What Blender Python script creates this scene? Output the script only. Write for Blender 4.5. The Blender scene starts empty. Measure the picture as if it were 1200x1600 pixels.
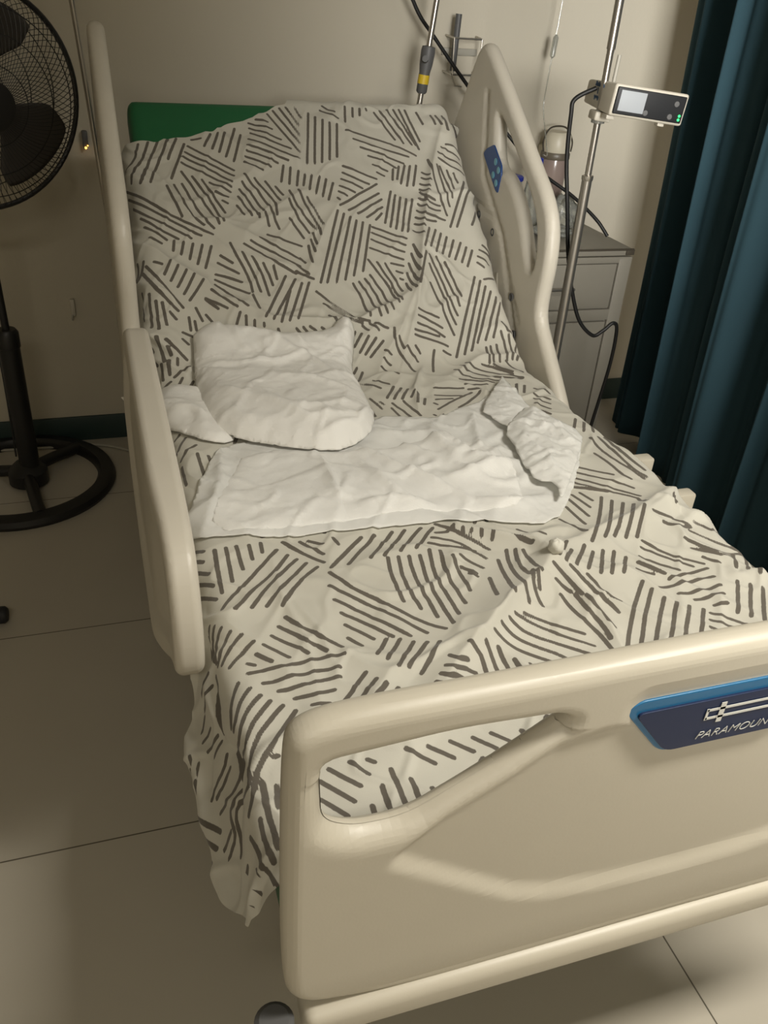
import bpy, bmesh, math, random
import numpy as np
from mathutils import Matrix, Vector, noise

random.seed(7)
PI = math.pi
scene = bpy.context.scene
col = scene.collection

# ---------------------------------------------------------------- camera
CAM = Vector((-.551, -.4913, 1.4309))
YAW, PITCH, ROLL, FPX = .3478, .5575, .0765, 1323.16
fw = Vector((math.sin(YAW)*math.cos(PITCH), math.cos(YAW)*math.cos(PITCH), -math.sin(PITCH)))
rt = fw.cross(Vector((0, 0, 1))).normalized(); up = rt.cross(fw)
r2 = rt*math.cos(ROLL)+up*math.sin(ROLL); u2 = up*math.cos(ROLL)-rt*math.sin(ROLL)
cd = bpy.data.cameras.new('camera'); cam = bpy.data.objects.new('camera', cd); col.objects.link(cam)
cam.matrix_world = Matrix(((r2.x, u2.x, -fw.x, CAM.x), (r2.y, u2.y, -fw.y, CAM.y), (r2.z, u2.z, -fw.z, CAM.z), (0, 0, 0, 1)))
cd.sensor_fit = 'VERTICAL'; cd.sensor_height = 24; cd.lens = FPX/1600*24; cd.clip_start = .02
scene.camera = cam

# ---------------------------------------------------------------- world, view, lights
scene.view_settings.view_transform = 'Standard'; scene.view_settings.look = 'None'
scene.view_settings.gamma = 1; scene.view_settings.use_curve_mapping = False
scene.view_settings.exposure = 0.14
w = bpy.data.worlds.new('world'); scene.world = w; w.use_nodes = True
w.node_tree.nodes['Background'].inputs[0].default_value = (.5, .5, .5, 1)
w.node_tree.nodes['Background'].inputs[1].default_value = .05

def area(name, loc, target, sx, sy, power, color, spread=180):
    l = bpy.data.lights.new(name, 'AREA'); l.shape = 'RECTANGLE'; l.size = sx; l.size_y = sy
    l.energy = power; l.color = color; l.spread = math.radians(spread)
    o = bpy.data.objects.new(name, l); col.objects.link(o); o.location = loc
    o.rotation_euler = (Vector(target)-Vector(loc)).to_track_quat('-Z', 'Y').to_euler()
    return o
area('wall_fill_light', (-.15, -2.3, 1.80), (1.40, 2.3, 1.40), .9, 1.0, 9, (1.0, .98, .94), 38)  # unseen fill added to brighten the right of the back wall; no window here
area('ceiling_light_glow', (.82, -.50, 2.60), (.82, -.50, 0), .9, .26, 38, (1.0, .95, .855), 140)
area('rear_fill_light', (-1.1, -1.7, 2.62), (-1.1, -1.7, 0), 1.1, .28, 16, (1.0, .93, .80))  # weak warm fill added to lift the dark left floor

# ---------------------------------------------------------------- materials
def nodes(name):
    m = bpy.data.materials.new(name); m.use_nodes = True
    nt = m.node_tree; b = nt.nodes['Principled BSDF']
    return m, nt, b
def mat(name, c, rough=.5, metal=0, bump=0, bscale=60, var=0, vscale=6, spec=.5, trans=0, emit=None, est=0, alpha=1, coat=0):
    m, nt, b = nodes(name); N = nt.nodes.new; L = nt.links.new
    b.inputs['Base Color'].default_value = (*c, 1); b.inputs['Roughness'].default_value = rough
    b.inputs['Metallic'].default_value = metal; b.inputs['Specular IOR Level'].default_value = spec
    b.inputs['Transmission Weight'].default_value = trans; b.inputs['Alpha'].default_value = alpha
    b.inputs['Coat Weight'].default_value = coat
    tc = N('ShaderNodeTexCoord')
    if emit: b.inputs['Emission Color'].default_value = (*emit, 1); b.inputs['Emission Strength'].default_value = est
    if var:
        n = N('ShaderNodeTexNoise'); n.inputs['Scale'].default_value = vscale; n.inputs['Detail'].default_value = 6
        L(tc.outputs['Object'], n.inputs['Vector'])
        mx = N('ShaderNodeMix'); mx.data_type = 'RGBA'
        mx.inputs[6].default_value = (*[x*(1-var) for x in c], 1); mx.inputs[7].default_value = (*[min(1, x*(1+var)) for x in c], 1)
        L(n.outputs['Fac'], mx.inputs[0]); L(mx.outputs[2], b.inputs['Base Color'])
    if bump:
        n = N('ShaderNodeTexNoise'); n.inputs['Scale'].default_value = bscale; n.inputs['Detail'].default_value = 4
        L(tc.outputs['Object'], n.inputs['Vector'])
        bp = N('ShaderNodeBump'); bp.inputs['Strength'].default_value = bump; bp.inputs['Distance'].default_value = .002
        L(n.outputs['Fac'], bp.inputs['Height']); L(bp.outputs['Normal'], b.inputs['Normal'])
    return m

M_WALL = mat('wall_paint', (.58, .535, .435), .7, bump=.25, bscale=90, var=.03, vscale=2.5, spec=.3)
M_CEIL = mat('ceiling_paint', (.68, .66, .60), .8)
M_BASEB = mat('teal_baseboard', (.022, .045, .042), .5, var=.1)
M_PLAST = mat('cream_plastic', (.53, .49, .40), .42, var=.03, vscale=9, bump=.05, bscale=300)
M_PLAST2 = mat('cream_plastic_worn', (.60, .56, .475), .4, var=.05, vscale=14)
M_METAL = mat('painted_steel', (.42, .40, .34), .45, var=.05)
M_DARK = mat('dark_rubber', (.02, .02, .022), .6)
M_FAN = mat('black_fan_plastic', (.012, .012, .012), .42)
M_BLADE = mat('smoked_fan_blade', (.05, .045, .04), .35)
M_STEEL = mat('stainless_steel', (.50, .47, .42), .28, metal=.9, var=.08, vscale=20)
M_CABLE = mat('black_cable', (.008, .008, .008), .5)
M_GREEN = mat('green_vinyl', (.012, .125, .045), .45, bump=.2, bscale=400, var=.06)
M_BLUE = mat('blue_decal', (.012, .06, .22), .3)
M_BLUE2 = mat('light_blue_print', (.16, .40, .52), .35)
M_WHITEPRINT = mat('white_print', (.62, .62, .58), .4)
M_NAVY = mat('navy_plate', (.012, .022, .065), .38, spec=.3)
M_TEALEDGE = mat('turquoise_plate_edge', (.015, .13, .28), .3)
M_CAB = mat('grey_cabinet_paint', (.25, .232, .19), .5, var=.08, vscale=12, bump=.05)
M_RUST = mat('chipped_edge', (.055, .045, .03), .7)
M_CURT = mat('teal_curtain', (.030, .070, .090), .88, bump=.3, bscale=500, var=.12, vscale=4, spec=.25)
M_JAR = mat('smoky_pink_plastic', (.40, .31, .27), .2, trans=.35)
M_LID = mat('ivory_lid', (.60, .55, .43), .4)
M_CAP = mat('blue_cap', (.015, .03, .30), .4)
M_BAG = mat('clear_plastic', (.62, .63, .58), .18, trans=.75)
M_YEL = mat('yellow_band', (.60, .42, .02), .5)
M_GREYP = mat('grey_clamp', (.10, .10, .10), .5)
M_SCREEN = mat('grey_lcd', (.34, .36, .38), .5, emit=(.5, .55, .6), est=.10)
M_PANEL = mat('pump_panel', (.016, .017, .019), .45, spec=.3)
M_LED = mat('green_led', (.02, .6, .1), .4, emit=(.03, 1, .18), est=2.2)
M_LEDO = mat('amber_led', (.8, .4, .05), .4, emit=(1, .45, .08), est=4)
M_PUMP = mat('pump_housing', (.60, .56, .47), .42, bump=.1, bscale=500)
M_INK = mat('blue_ink', (.05, .09, .16), .6)
M_LAMP = mat('lamp_diffuser', (.8, .8, .75), .5, emit=(1, .92, .75), est=1.5)

def floor_mat():
    m, nt, b = nodes('floor_tiles'); N = nt.nodes.new; L = nt.links.new
    g = N('ShaderNodeNewGeometry'); sep = N('ShaderNodeSeparateXYZ'); L(g.outputs['Position'], sep.inputs[0])
    def line(out, off):
        a = N('ShaderNodeMath'); a.operation = 'SUBTRACT'; L(out, a.inputs[0]); a.inputs[1].default_value = off
        d = N('ShaderNodeMath'); d.operation = 'DIVIDE'; L(a.outputs[0], d.inputs[0]); d.inputs[1].default_value = .6548
        f = N('ShaderNodeMath'); f.operation = 'FRACT'; L(d.outputs[0], f.inputs[0])
        s = N('ShaderNodeMath'); s.operation = 'SUBTRACT'; L(f.outputs[0], s.inputs[0]); s.inputs[1].default_value = .5
        ab = N('ShaderNodeMath'); ab.operation = 'ABSOLUTE'; L(s.outputs[0], ab.inputs[0])
        mr = N('ShaderNodeMapRange'); L(ab.outputs[0], mr.inputs[0])
        mr.inputs[1].default_value = .4968; mr.inputs[2].default_value = .4988
        return mr.outputs[0]
    a = line(sep.outputs[0], -.3629); c = line(sep.outputs[1], .6397)
    mx = N('ShaderNodeMath'); mx.operation = 'MAXIMUM'; L(a, mx.inputs[0]); L(c, mx.inputs[1])
    n = N('ShaderNodeTexNoise'); n.inputs['Scale'].default_value = 3; L(g.outputs['Position'], n.inputs['Vector'])
    cr = N('ShaderNodeMix'); cr.data_type = 'RGBA'; L(n.outputs['Fac'], cr.inputs[0])
    cr.inputs[6].default_value = (.46, .42, .345, 1); cr.inputs[7].default_value = (.52, .48, .40, 1)
    mm = N('ShaderNodeMix'); mm.data_type = 'RGBA'; L(mx.outputs[0], mm.inputs[0]); L(cr.outputs[2], mm.inputs[6])
    mm.inputs[7].default_value = (.10, .085, .06, 1); L(mm.outputs[2], b.inputs['Base Color'])
    b.inputs['Roughness'].default_value = .33
    return m
M_FLOOR = floor_mat()

def sheet_mat():
    m, nt, b = nodes('printed_cotton'); N = nt.nodes.new; L = nt.links.new
    at = N('ShaderNodeAttribute'); at.attribute_name = 'print_distance'
    tc = N('ShaderNodeTexCoord')
    n = N('ShaderNodeTexNoise'); n.inputs['Scale'].default_value = 160; n.inputs['Detail'].default_value = 2; L(tc.outputs['Object'], n.inputs['Vector'])
    ad = N('ShaderNodeMath'); ad.operation = 'MULTIPLY_ADD'; L(n.outputs['Fac'], ad.inputs[0]); ad.inputs[1].default_value = .0012; L(at.outputs['Fac'], ad.inputs[2])
    mr = N('ShaderNodeMapRange'); mr.inputs[1].default_value = .0037; mr.inputs[2].default_value = .0045; L(ad.outputs[0], mr.inputs[0])
    n2 = N('ShaderNodeTexNoise'); n2.inputs['Scale'].default_value = 5; L(tc.outputs['Object'], n2.inputs['Vector'])
    bs = N('ShaderNodeMix'); bs.data_type = 'RGBA'; L(n2.outputs['Fac'], bs.inputs[0]); bs.inputs[6].default_value = (.53, .51, .44, 1); bs.inputs[7].default_value = (.60, .58, .505, 1)
    mx = N('ShaderNodeMix'); mx.data_type = 'RGBA'; L(mr.outputs[0], mx.inputs[0])
    mx.inputs[6].default_value = (.125, .110, .090, 1); L(bs.outputs[2], mx.inputs[7]); L(mx.outputs[2], b.inputs['Base Color'])
    b.inputs['Roughness'].default_value = .85; b.inputs['Specular IOR Level'].default_value = .2
    b.inputs['Sheen Weight'].default_value = .15
    n3 = N('ShaderNodeTexNoise'); n3.inputs['Scale'].default_value = 900; L(tc.outputs['Object'], n3.inputs['Vector'])
    bp = N('ShaderNodeBump'); bp.inputs['Strength'].default_value = .2; bp.inputs['Distance'].default_value = .0008
    L(n3.outputs['Fac'], bp.inputs['Height']); L(bp.outputs['Normal'], b.inputs['Normal'])
    return m
M_SHEET = sheet_mat()
M_COTTON = mat('plain_cotton', (.68, .66, .58), .85, bump=.4, bscale=500)

def pad_mat(name, c, quilt, tl=.18):
    m, nt, b = nodes(name); N = nt.nodes.new; L = nt.links.new
    b.inputs['Base Color'].default_value = (*c, 1); b.inputs['Roughness'].default_value = .55
    tc = N('ShaderNodeTexCoord')
    n = N('ShaderNodeTexNoise'); n.inputs['Scale'].default_value = 45; n.inputs['Detail'].default_value = 5; L(tc.outputs['Object'], n.inputs['Vector'])
    h = n.outputs['Fac']
    if quilt:
        mp = N('ShaderNodeMapping'); mp.inputs['Rotation'].default_value = (0, 0, .6); L(tc.outputs['Object'], mp.inputs[0])
        v = N('ShaderNodeTexBrick'); v.inputs['Scale'].default_value = 60; v.inputs['Mortar Size'].default_value = .03; L(mp.outputs[0], v.inputs['Vector'])
        ad = N('ShaderNodeMath'); ad.operation = 'MULTIPLY_ADD'; L(v.outputs['Fac'], ad.inputs[0]); ad.inputs[1].default_value = -.15; L(h, ad.inputs[2]); h = ad.outputs[0]
    bp = N('ShaderNodeBump'); bp.inputs['Strength'].default_value = .55; bp.inputs['Distance'].default_value = .003
    L(h, bp.inputs['Height']); L(bp.outputs['Normal'], b.inputs['Normal'])
    t = N('ShaderNodeBsdfTranslucent'); t.inputs[0].default_value = (*c, 1)
    ms = N('ShaderNodeMixShader'); ms.inputs[0].default_value = tl
    L(b.outputs[0], ms.inputs[1]); L(t.outputs[0], ms.inputs[2]); L(ms.outputs[0], nt.nodes['Material Output'].inputs['Surface'])
    return m
M_PAD = pad_mat('underpad_quilt', (.95, .94, .90), True)
M_PADP = pad_mat('underpad_plain', (.95, .935, .89), False)
M_FILM = pad_mat('underpad_film', (.93, .925, .89), False, .3)

# ---------------------------------------------------------------- helpers
def obj(name, verts, faces, m, parent=None, smooth=True):
    me = bpy.data.meshes.new(name); me.from_pydata([tuple(v) for v in verts], [], [tuple(f) for f in faces]); me.update()
    if smooth: me.polygons.foreach_set('use_smooth', [True]*len(me.polygons))
    for mm in (m if isinstance(m, (list, tuple)) else [m]): me.materials.append(mm)
    o = bpy.data.objects.new(name, me); col.objects.link(o)
    if parent: o.parent = parent; o.matrix_parent_inverse = parent.matrix_world.inverted()
    return o
def tag(o, label=None, cat=None, group=None, kind=None):
    if label: o['label'] = label
    if cat: o['category'] = cat
    if group: o['group'] = group
    if kind: o['kind'] = kind
    return o
def thing(name, loc, label, cat, group=None):
    o = bpy.data.objects.new(name, None); col.objects.link(o); o.location = loc; o.empty_display_size = .05
    o.matrix_world = Matrix.Translation(loc)
    return tag(o, label, cat, group)
class MB:
    def __init__(s): s.v = []; s.f = []; s.bm = None
    def add(s, v, f):
        n = len(s.v); s.v += [tuple(q) for q in v]; s.f += [tuple(i+n for i in q) for q in f]; return s
    def box(s, c, d, bev=0, rz=0, seg=2):
        bm = bmesh.new(); bmesh.ops.create_cube(bm, size=1)
        for v in bm.verts: v.co = Vector((v.co.x*d[0], v.co.y*d[1], v.co.z*d[2]))
        if bev: bmesh.ops.bevel(bm, geom=list(bm.edges), offset=bev, segments=seg, profile=.5, affect='EDGES')
        bmesh.ops.rotate(bm, verts=bm.verts, cent=(0, 0, 0), matrix=Matrix.Rotation(rz, 3, 'Z'))
        bm.verts.index_update(); bm.verts.ensure_lookup_table()
        s.add([v.co+Vector(c) for v in bm.verts], [[v.index for v in f.verts] for f in bm.faces]); bm.free(); return s
    def tube(s, pts, r, n=10, closed=False, caps=True, flat=None):
        P = [Vector(p) for p in pts]; K = len(P); rr = r if isinstance(r, (list, tuple)) else [r]*K
        T = []
        for i in range(K):
            a = P[(i-1) % K] if (closed or i > 0) else P[i]; b = P[(i+1) % K] if (closed or i < K-1) else P[i]
            T.append((b-a).normalized())
        nv = T[0].orthogonal().normalized(); vs = []
        for i in range(K):
            nv = (nv-T[i]*nv.dot(T[i])).normalized(); bv = T[i].cross(nv)
            for j in range(n):
                a = 2*PI*j/n; vs.append(P[i]+(nv*math.cos(a)+bv*math.sin(a))*rr[i])
        fs = []
        for i in range(K if closed else K-1):
            for j in range(n):
                i2 = (i+1) % K; fs.append((i*n+j, i*n+(j+1) % n, i2*n+(j+1) % n, i2*n+j))
        if caps and not closed: fs.append(tuple(range(n-1, -1, -1))); fs.append(tuple((K-1)*n+j for j in range(n)))
        return s.add(vs, fs)
    def lathe(s, prof, c, n=32, axis=None):
        vs = []; fs = []; K = len(prof)
        R = Matrix.Identity(3) if axis is None else Vector(axis).to_track_quat('Z', 'Y').to_matrix()
        for r, z in prof:
            for j in range(n):
                a = 2*PI*j/n; vs.append(Vector(c)+R @ Vector((r*math.cos(a), r*math.sin(a), z)))
        for i in range(K-1):
            for j in range(n): fs.append((i*n+j, i*n+(j+1) % n, (i+1)*n+(j+1) % n, (i+1)*n+j))
        fs.append(tuple(range(n-1, -1, -1))); fs.append(tuple((K-1)*n+j for j in range(n)))
        return s.add(vs, fs)
    def build(s, name, m, parent=None, smooth=True): 
        o = obj(name, s.v, s.f, m, parent, smooth)
        if smooth: sharp(o)
        return o
def sharp(o, ang=40):
    me = o.data; bm = bmesh.new(); bm.from_mesh(me); a = math.radians(ang)
    for e in bm.edges:
        if len(e.link_faces) == 2 and e.calc_face_angle(0) > a: e.smooth = False
    bm.to_mesh(me); bm.free()
def spline(pts, per=8, closed=False):
    P = [Vector(p) for p in pts]; K = len(P); out = []
    rng = range(K if closed else K-1)
    for i in rng:
        g = lambda k: P[k % K] if closed else P[max(0, min(K-1, k))]
        a, b, c, d = g(i-1), g(i), g(i+1), g(i+2)
        for j in range(per):
            t = j/per
            out.append(.5*((2*b)+(c-a)*t+(2*a-5*b+4*c-d)*t*t+(3*b-a-3*c+d)*t**3))
    if not closed: out.append(P[-1])
    return out
def chaikin(P, it=2):
    P = [Vector(p) for p in P]
    for _ in range(it):
        Q = []
        for i in range(len(P)):
            a, b = P[i], P[(i+1) % len(P)]; Q += [a*.75+b*.25, a*.25+b*.75]
        P = Q
    return P
def rounded(P, r, n=6):
    P = [Vector(p) for p in P]; out = []; K = len(P)
    for i in range(K):
        a, b, c = P[i-1], P[i], P[(i+1) % K]; rr = r[i] if isinstance(r, (list, tuple)) else r
        d1 = (a-b); d2 = (c-b); l = min(rr, d1.length*.48, d2.length*.48); p = b+d1.normalized()*l; q = b+d2.normalized()*l
        for j in range(n+1):
            t = j/n; out.append(p*(1-t)**2+b*2*t*(1-t)+q*t*t)
    return out
def plate(loops, thick, bev, fmap, cell=None, relief=None, both=False, seg=5):
    """filled 2-D outline with holes, rounded rim, optional relief on its front; fmap(u, v, w) -> world"""
    cu = bpy.data.curves.new('tmp', 'CURVE'); cu.dimensions = '2D'; cu.fill_mode = 'BOTH'
    cu.extrude = max(thick/2-bev, 0); cu.bevel_depth = bev; cu.offset = -bev; cu.bevel_resolution = seg
    for L in loops:
        sp = cu.splines.new('POLY'); sp.points.add(len(L)-1); sp.use_cyclic_u = True
        for i, p in enumerate(L): sp.points[i].co = (p[0], p[1], 0, 1)
    o = bpy.data.objects.new('tmp', cu); col.objects.link(o); dg = bpy.context.evaluated_depsgraph_get(); dg.update()
    me = bpy.data.meshes.new_from_object(o.evaluated_get(dg)); bpy.data.objects.remove(o)
    bm = bmesh.new(); bm.from_mesh(me); bmesh.ops.remove_doubles(bm, verts=bm.verts, dist=1e-5)
    if cell:
        xs = [v.co.x for v in bm.verts]; ys = [v.co.y for v in bm.verts]
        for ax, lo, hi in ((0, min(xs), max(xs)), (1, min(ys), max(ys))):
            k = lo+cell
            while k < hi:
                no = (1, 0, 0) if ax == 0 else (0, 1, 0); co = (k, 0, 0) if ax == 0 else (0, k, 0)
                bmesh.ops.bisect_plane(bm, geom=bm.verts[:]+bm.edges[:]+bm.faces[:], dist=1e-6, plane_co=co, plane_no=no); k += cell
    bm.verts.index_update()
    vs = []
    for v in bm.verts:
        u, q, z = v.co
        if relief: z = z+relief(u, q)*(1 if z > 0 else (-1 if both else 0))
        vs.append(fmap(u, q, z))
    fs = [[v.index for v in f.verts] for f in bm.faces]; bm.free(); bpy.data.curves.remove(cu); bpy.data.meshes.remove(me)
    return vs, fs
def clean(o, flip=False):
    bm = bmesh.new(); bm.from_mesh(o.data); bmesh.ops.recalc_face_normals(bm, faces=bm.faces); bm.to_mesh(o.data); bm.free()
    m = o.modifiers.new('wn', 'WEIGHTED_NORMAL'); m.keep_sharp = True
    return o
# ---- measured data of the cloth (metres)
KNOT = (0.0999, 0.4473)
FOLDS = [(0.012, 0.01, 0.03, [(-0.4692, 1.9059), (-0.3899, 1.8642), (-0.3378, 1.7837), (-0.3215, 1.7287), (-0.1898, 1.7165)]), (0.008, 0.01, 0.02, [(-0.2675, 1.7261), (-0.1877, 1.6795), (-0.1122, 1.6483)]), (0.006, 0.01, 0.02, [(-0.252, 1.7252), (-0.1082, 1.769), (-0.0326, 1.8207), (0.0545, 1.8358)]), (0.012, 0.012, 0.03, [(-0.5163, 1.7368), (-0.3896, 1.6061), (-0.3142, 1.5504), (-0.2838, 1.4975), (-0.203, 1.4789)]), (0.009, 0.012, 0.022, [(-0.5097, 1.6239), (-0.4202, 1.5203), (-0.3556, 1.4614)]), (0.012, 0.018, 0.03, [(-0.524, 1.4595), (-0.4213, 1.3938), (-0.3723, 1.3316)]), (0.02, 0.028, 0.01, [(0.4166, 2.06), (0.3392, 1.8843), (0.2759, 1.7109), (0.2303, 1.5509), (0.1992, 1.4544), (0.1297, 1.3044)]), (0.02, 0.012, 0.03, [(-0.234, 1.4782), (-0.1652, 1.4292), (-0.0558, 1.4206), (0.041, 1.4172), (0.1514, 1.4675), (0.2127, 1.5124)]), (0.007, 0.01, 0.02, [(-0.1192, 1.5135), (-0.0642, 1.5562), (0.0159, 1.7167), (0.0852, 1.8151)]), (0.014, 0.02, 0.02, [(0.2116, 1.2034), (0.3179, 1.2814), (0.4206, 1.2974), (0.448, 1.284)]), (0.012, 0.008, 0.008, [(0.1689, 1.2673), (0.1068, 1.1451), (0.0827, 1.0451)]), (0.012, 0.01, 0.02, [(0.2254, 1.5307), (0.1376, 1.3776), (0.0824, 1.3098), (0.0499, 1.2474)]), (0.01, 0.012, 0.03, [(-0.0062, 1.2176), (0.0658, 1.2479), (0.1348, 1.2156)]), (0.012, 0.015, 0.015, [(-0.4657, 1.3641), (-0.392, 1.2884), (-0.3663, 1.3226)]), (0.018, 0.012, 0.02, [(0.1013, 0.4719), (0.0889, 0.5045), (0.0369, 0.5426), (-0.0339, 0.6031)]), (0.03, 0.02, 0.045, [(0.1011, 0.4556), (0.0733, 0.4241), (-0.0099, 0.3651), (-0.0767, 0.3082), (-0.1332, 0.2672), (-0.1804, 0.2191)]), (0.013, 0.01, 0.02, [(0.1049, 0.4567), (0.1107, 0.3854), (0.1159, 0.2939), (0.0993, 0.2043)]), (0.02, 0.018, 0.035, [(0.1267, 0.4877), (0.2033, 0.5103), (0.3164, 0.5466), (0.452, 0.628), (0.452, 0.58)]), (0.008, 0.012, 0.02, [(0.112, 0.464), (0.1783, 0.4431), (0.2311, 0.3894), (0.2446, 0.3185), (0.2685, 0.2385)]), (0.008, 0.012, 0.02, [(0.112, 0.464), (0.1696, 0.4075), (0.2464, 0.4136)]), (0.006, 0.015, 0.03, [(-0.2585, 0.509), (-0.1698, 0.5397), (-0.0998, 0.5498), (-0.0577, 0.5112), (0.0304, 0.5012)]), (0.005, 0.007, 0.01, [(-0.3365, 0.5762), (-0.3438, 0.4657), (-0.3288, 0.3625), (-0.3397, 0.2446)]), (0.005, 0.007, 0.01, [(-0.3277, 0.4504), (-0.3075, 0.3742), (-0.3022, 0.2884)]), (0.008, 0.012, 0.02, [(-0.1907, 0.2924), (-0.2371, 0.2655), (-0.2887, 0.2124)]), (0.005, 0.008, 0.01, [(-0.2834, 0.3248), (-0.2341, 0.3023), (-0.198, 0.2851)]), (0.01, 0.012, 0.02, [(0.3223, 0.5347), (0.4059, 0.5807), (0.4229, 0.5543), (0.4738, 0.5337)]), (-0.007, 0.012, 0.012, [(-0.4794, 0.3768), (-0.4957, 0.2708), (-0.4612, 0.1838), (-0.4978, 0.1289), (-0.522, 0.0948)]), (0.004, 0.01, 0.01, [(-0.504, 0.3906), (-0.5057, 0.3284), (-0.4828, 0.2469)]), (0.008, 0.008, 0.012, [(0.448, 0.916), (0.444, 0.78), (0.456, 0.672)]), (0.007, 0.01, 0.01, [(0.1956, 0.2553), (0.172, 0.235), (0.1408, 0.2285)]), (0.006, 0.008, 0.01, [(-0.0042, 0.6474), (0.0585, 0.5648), (0.0931, 0.5361)]), (0.012, 0.02, 0.02, [(0.1493, 1.458), (0.0261, 1.3501)]), (0.008, 0.01, 0.02, [(0.4055, 0.3884), (0.3995, 0.3631), (0.4602, 0.3511)])]
PAD_OUTLINES = {'spread': [(-0.4646, 0.658), (-0.443, 0.7502), (-0.4087, 0.857), (-0.3615, 0.961), (-0.2639, 0.9749), (-0.1479, 0.9108), (-0.0815, 0.9343), (-0.0291, 1.026), (0.0514, 1.019), (0.1022, 0.9972), (0.1785, 1.0389), (0.2506, 1.0726), (0.3339, 1.1644), (0.325, 0.9957), (0.3469, 0.9266), (0.3736, 0.8526), (0.3333, 0.7764), (0.2461, 0.6504), (0.1652, 0.5606), (0.0911, 0.5817), (-0.0345, 0.6031), (-0.1817, 0.6121), (-0.3232, 0.6161)], 'bunched': [(-0.3646, 1.3582), (-0.3593, 1.3988), (-0.3033, 1.4325), (-0.2817, 1.4085), (-0.2153, 1.4012), (-0.1424, 1.3794), (-0.0397, 1.3846), (-0.0187, 1.4094), (0.0155, 1.4083), (0.0155, 1.3659), (0.0015, 1.3188), (-0.0199, 1.2135), (-0.0259, 1.0362), (-0.052, 0.9511), (-0.0882, 0.9111), (-0.1556, 0.8814), (-0.2484, 0.9238), (-0.3574, 0.9892), (-0.376, 1.1078), (-0.3742, 1.2614)], 'strip': [(-0.5864, 1.3274), (-0.4606, 1.268), (-0.3443, 1.2215), (-0.3337, 1.1059), (-0.3244, 0.9817), (-0.3615, 0.961), (-0.4024, 0.9791), (-0.4623, 1.0993), (-0.5752, 1.2902)], 'core': [(-0.4259, 0.6577), (-0.3893, 0.7712), (-0.3138, 0.9396), (-0.1023, 0.8851), (0.0083, 0.8942), (0.0962, 0.9052), (0.1623, 0.8589), (0.1783, 0.7682), (0.1429, 0.6374), (0.1047, 0.6107), (-0.0205, 0.637), (-0.1748, 0.6359), (-0.3087, 0.6345)], 'flap': [(0.2362, 1.0385), (0.3354, 1.1676), (0.325, 0.9957), (0.2749, 0.9372), (0.2294, 0.8787), (0.2208, 0.9412), (0.2081, 0.9885)], 'flap2': [(0.2946, 0.9781), (0.323, 0.9793), (0.3469, 0.9266), (0.3733, 0.8466), (0.3312, 0.7777), (0.2364, 0.6526), (0.194, 0.6047), (0.2215, 0.6678), (0.1869, 0.6859), (0.1867, 0.7417), (0.2054, 0.8269), (0.2087, 0.8816)]}
PAD_FOLDS = {'spread': [(0.012, 0.008, 0.02, [(-0.0975, 0.9019), (-0.0504, 0.7996), (0.0182, 0.7059)]), (0.014, 0.01, 0.025, [(0.0731, 0.9977), (0.0861, 0.8791), (0.1075, 0.7948), (0.1378, 0.7392)]), (0.015, 0.015, 0.02, [(-0.0432, 0.9486), (0.0566, 0.9127), (0.078, 0.7889)]), (0.018, 0.02, 0.02, [(0.0159, 0.7327), (0.1176, 0.7547), (0.1783, 0.7682), (0.1749, 0.7036)]), (0.014, 0.02, 0.02, [(0.078, 0.7889), (0.1328, 0.7898), (0.192, 0.8443)]), (0.01, 0.008, 0.015, [(-0.1822, 0.8781), (-0.1907, 0.7038), (-0.1511, 0.7821)]), (0.012, 0.006, 0.02, [(-0.163, 0.6771), (-0.0929, 0.6735), (-0.0271, 0.6517)]), (0.009, 0.01, 0.01, [(-0.3622, 0.9563), (-0.3832, 0.8145), (-0.4324, 0.6591)]), (0.009, 0.012, 0.02, [(-0.0695, 0.6711), (-0.0961, 0.7394), (-0.1153, 0.8401)]), (0.012, 0.012, 0.02, [(0.0503, 0.6586), (0.1125, 0.6284), (0.2023, 0.6507)]), (0.01, 0.01, 0.01, [(0.195, 1.0226), (0.1566, 0.8949), (0.1284, 0.8125)])], 'bunched': [(0.01, 0.01, 0.02, [(-0.2893, 1.4051), (-0.1896, 1.3707), (-0.1277, 1.2867), (-0.0723, 1.1441)]), (0.01, 0.02, 0.01, [(-0.3375, 1.2704), (-0.2705, 1.2396), (-0.1976, 1.2394), (-0.1086, 1.3053)]), (0.012, 0.015, 0.02, [(-0.0074, 1.3974), (-0.0032, 1.3192), (-0.0415, 1.2581)]), (0.012, 0.02, 0.015, [(-0.3424, 1.1384), (-0.251, 1.0408), (-0.1892, 0.9567), (-0.0826, 0.9545)]), (0.008, 0.01, 0.01, [(-0.1353, 1.3757), (-0.1206, 1.3242)]), (0.008, 0.01, 0.01, [(-0.2069, 1.3557), (-0.2195, 1.2402)]), (0.012, 0.01, 0.01, [(-0.0291, 1.026), (-0.0881, 0.9349), (-0.1738, 0.9121)])], 'strip': [(0.008, 0.01, 0.01, [(-0.5062, 1.2403), (-0.4254, 1.117), (-0.3784, 1.0677)])]}
SHEET_EDGE = [(-0.48, 1.9885), (-0.385, 1.9777), (-0.2864, 2.0017), (-0.2356, 2.0165), (-0.1967, 2.0355), (-0.1645, 2.0498), (-0.1194, 2.0671), (-0.0721, 2.0947), (-0.0305, 2.1154)]
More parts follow.
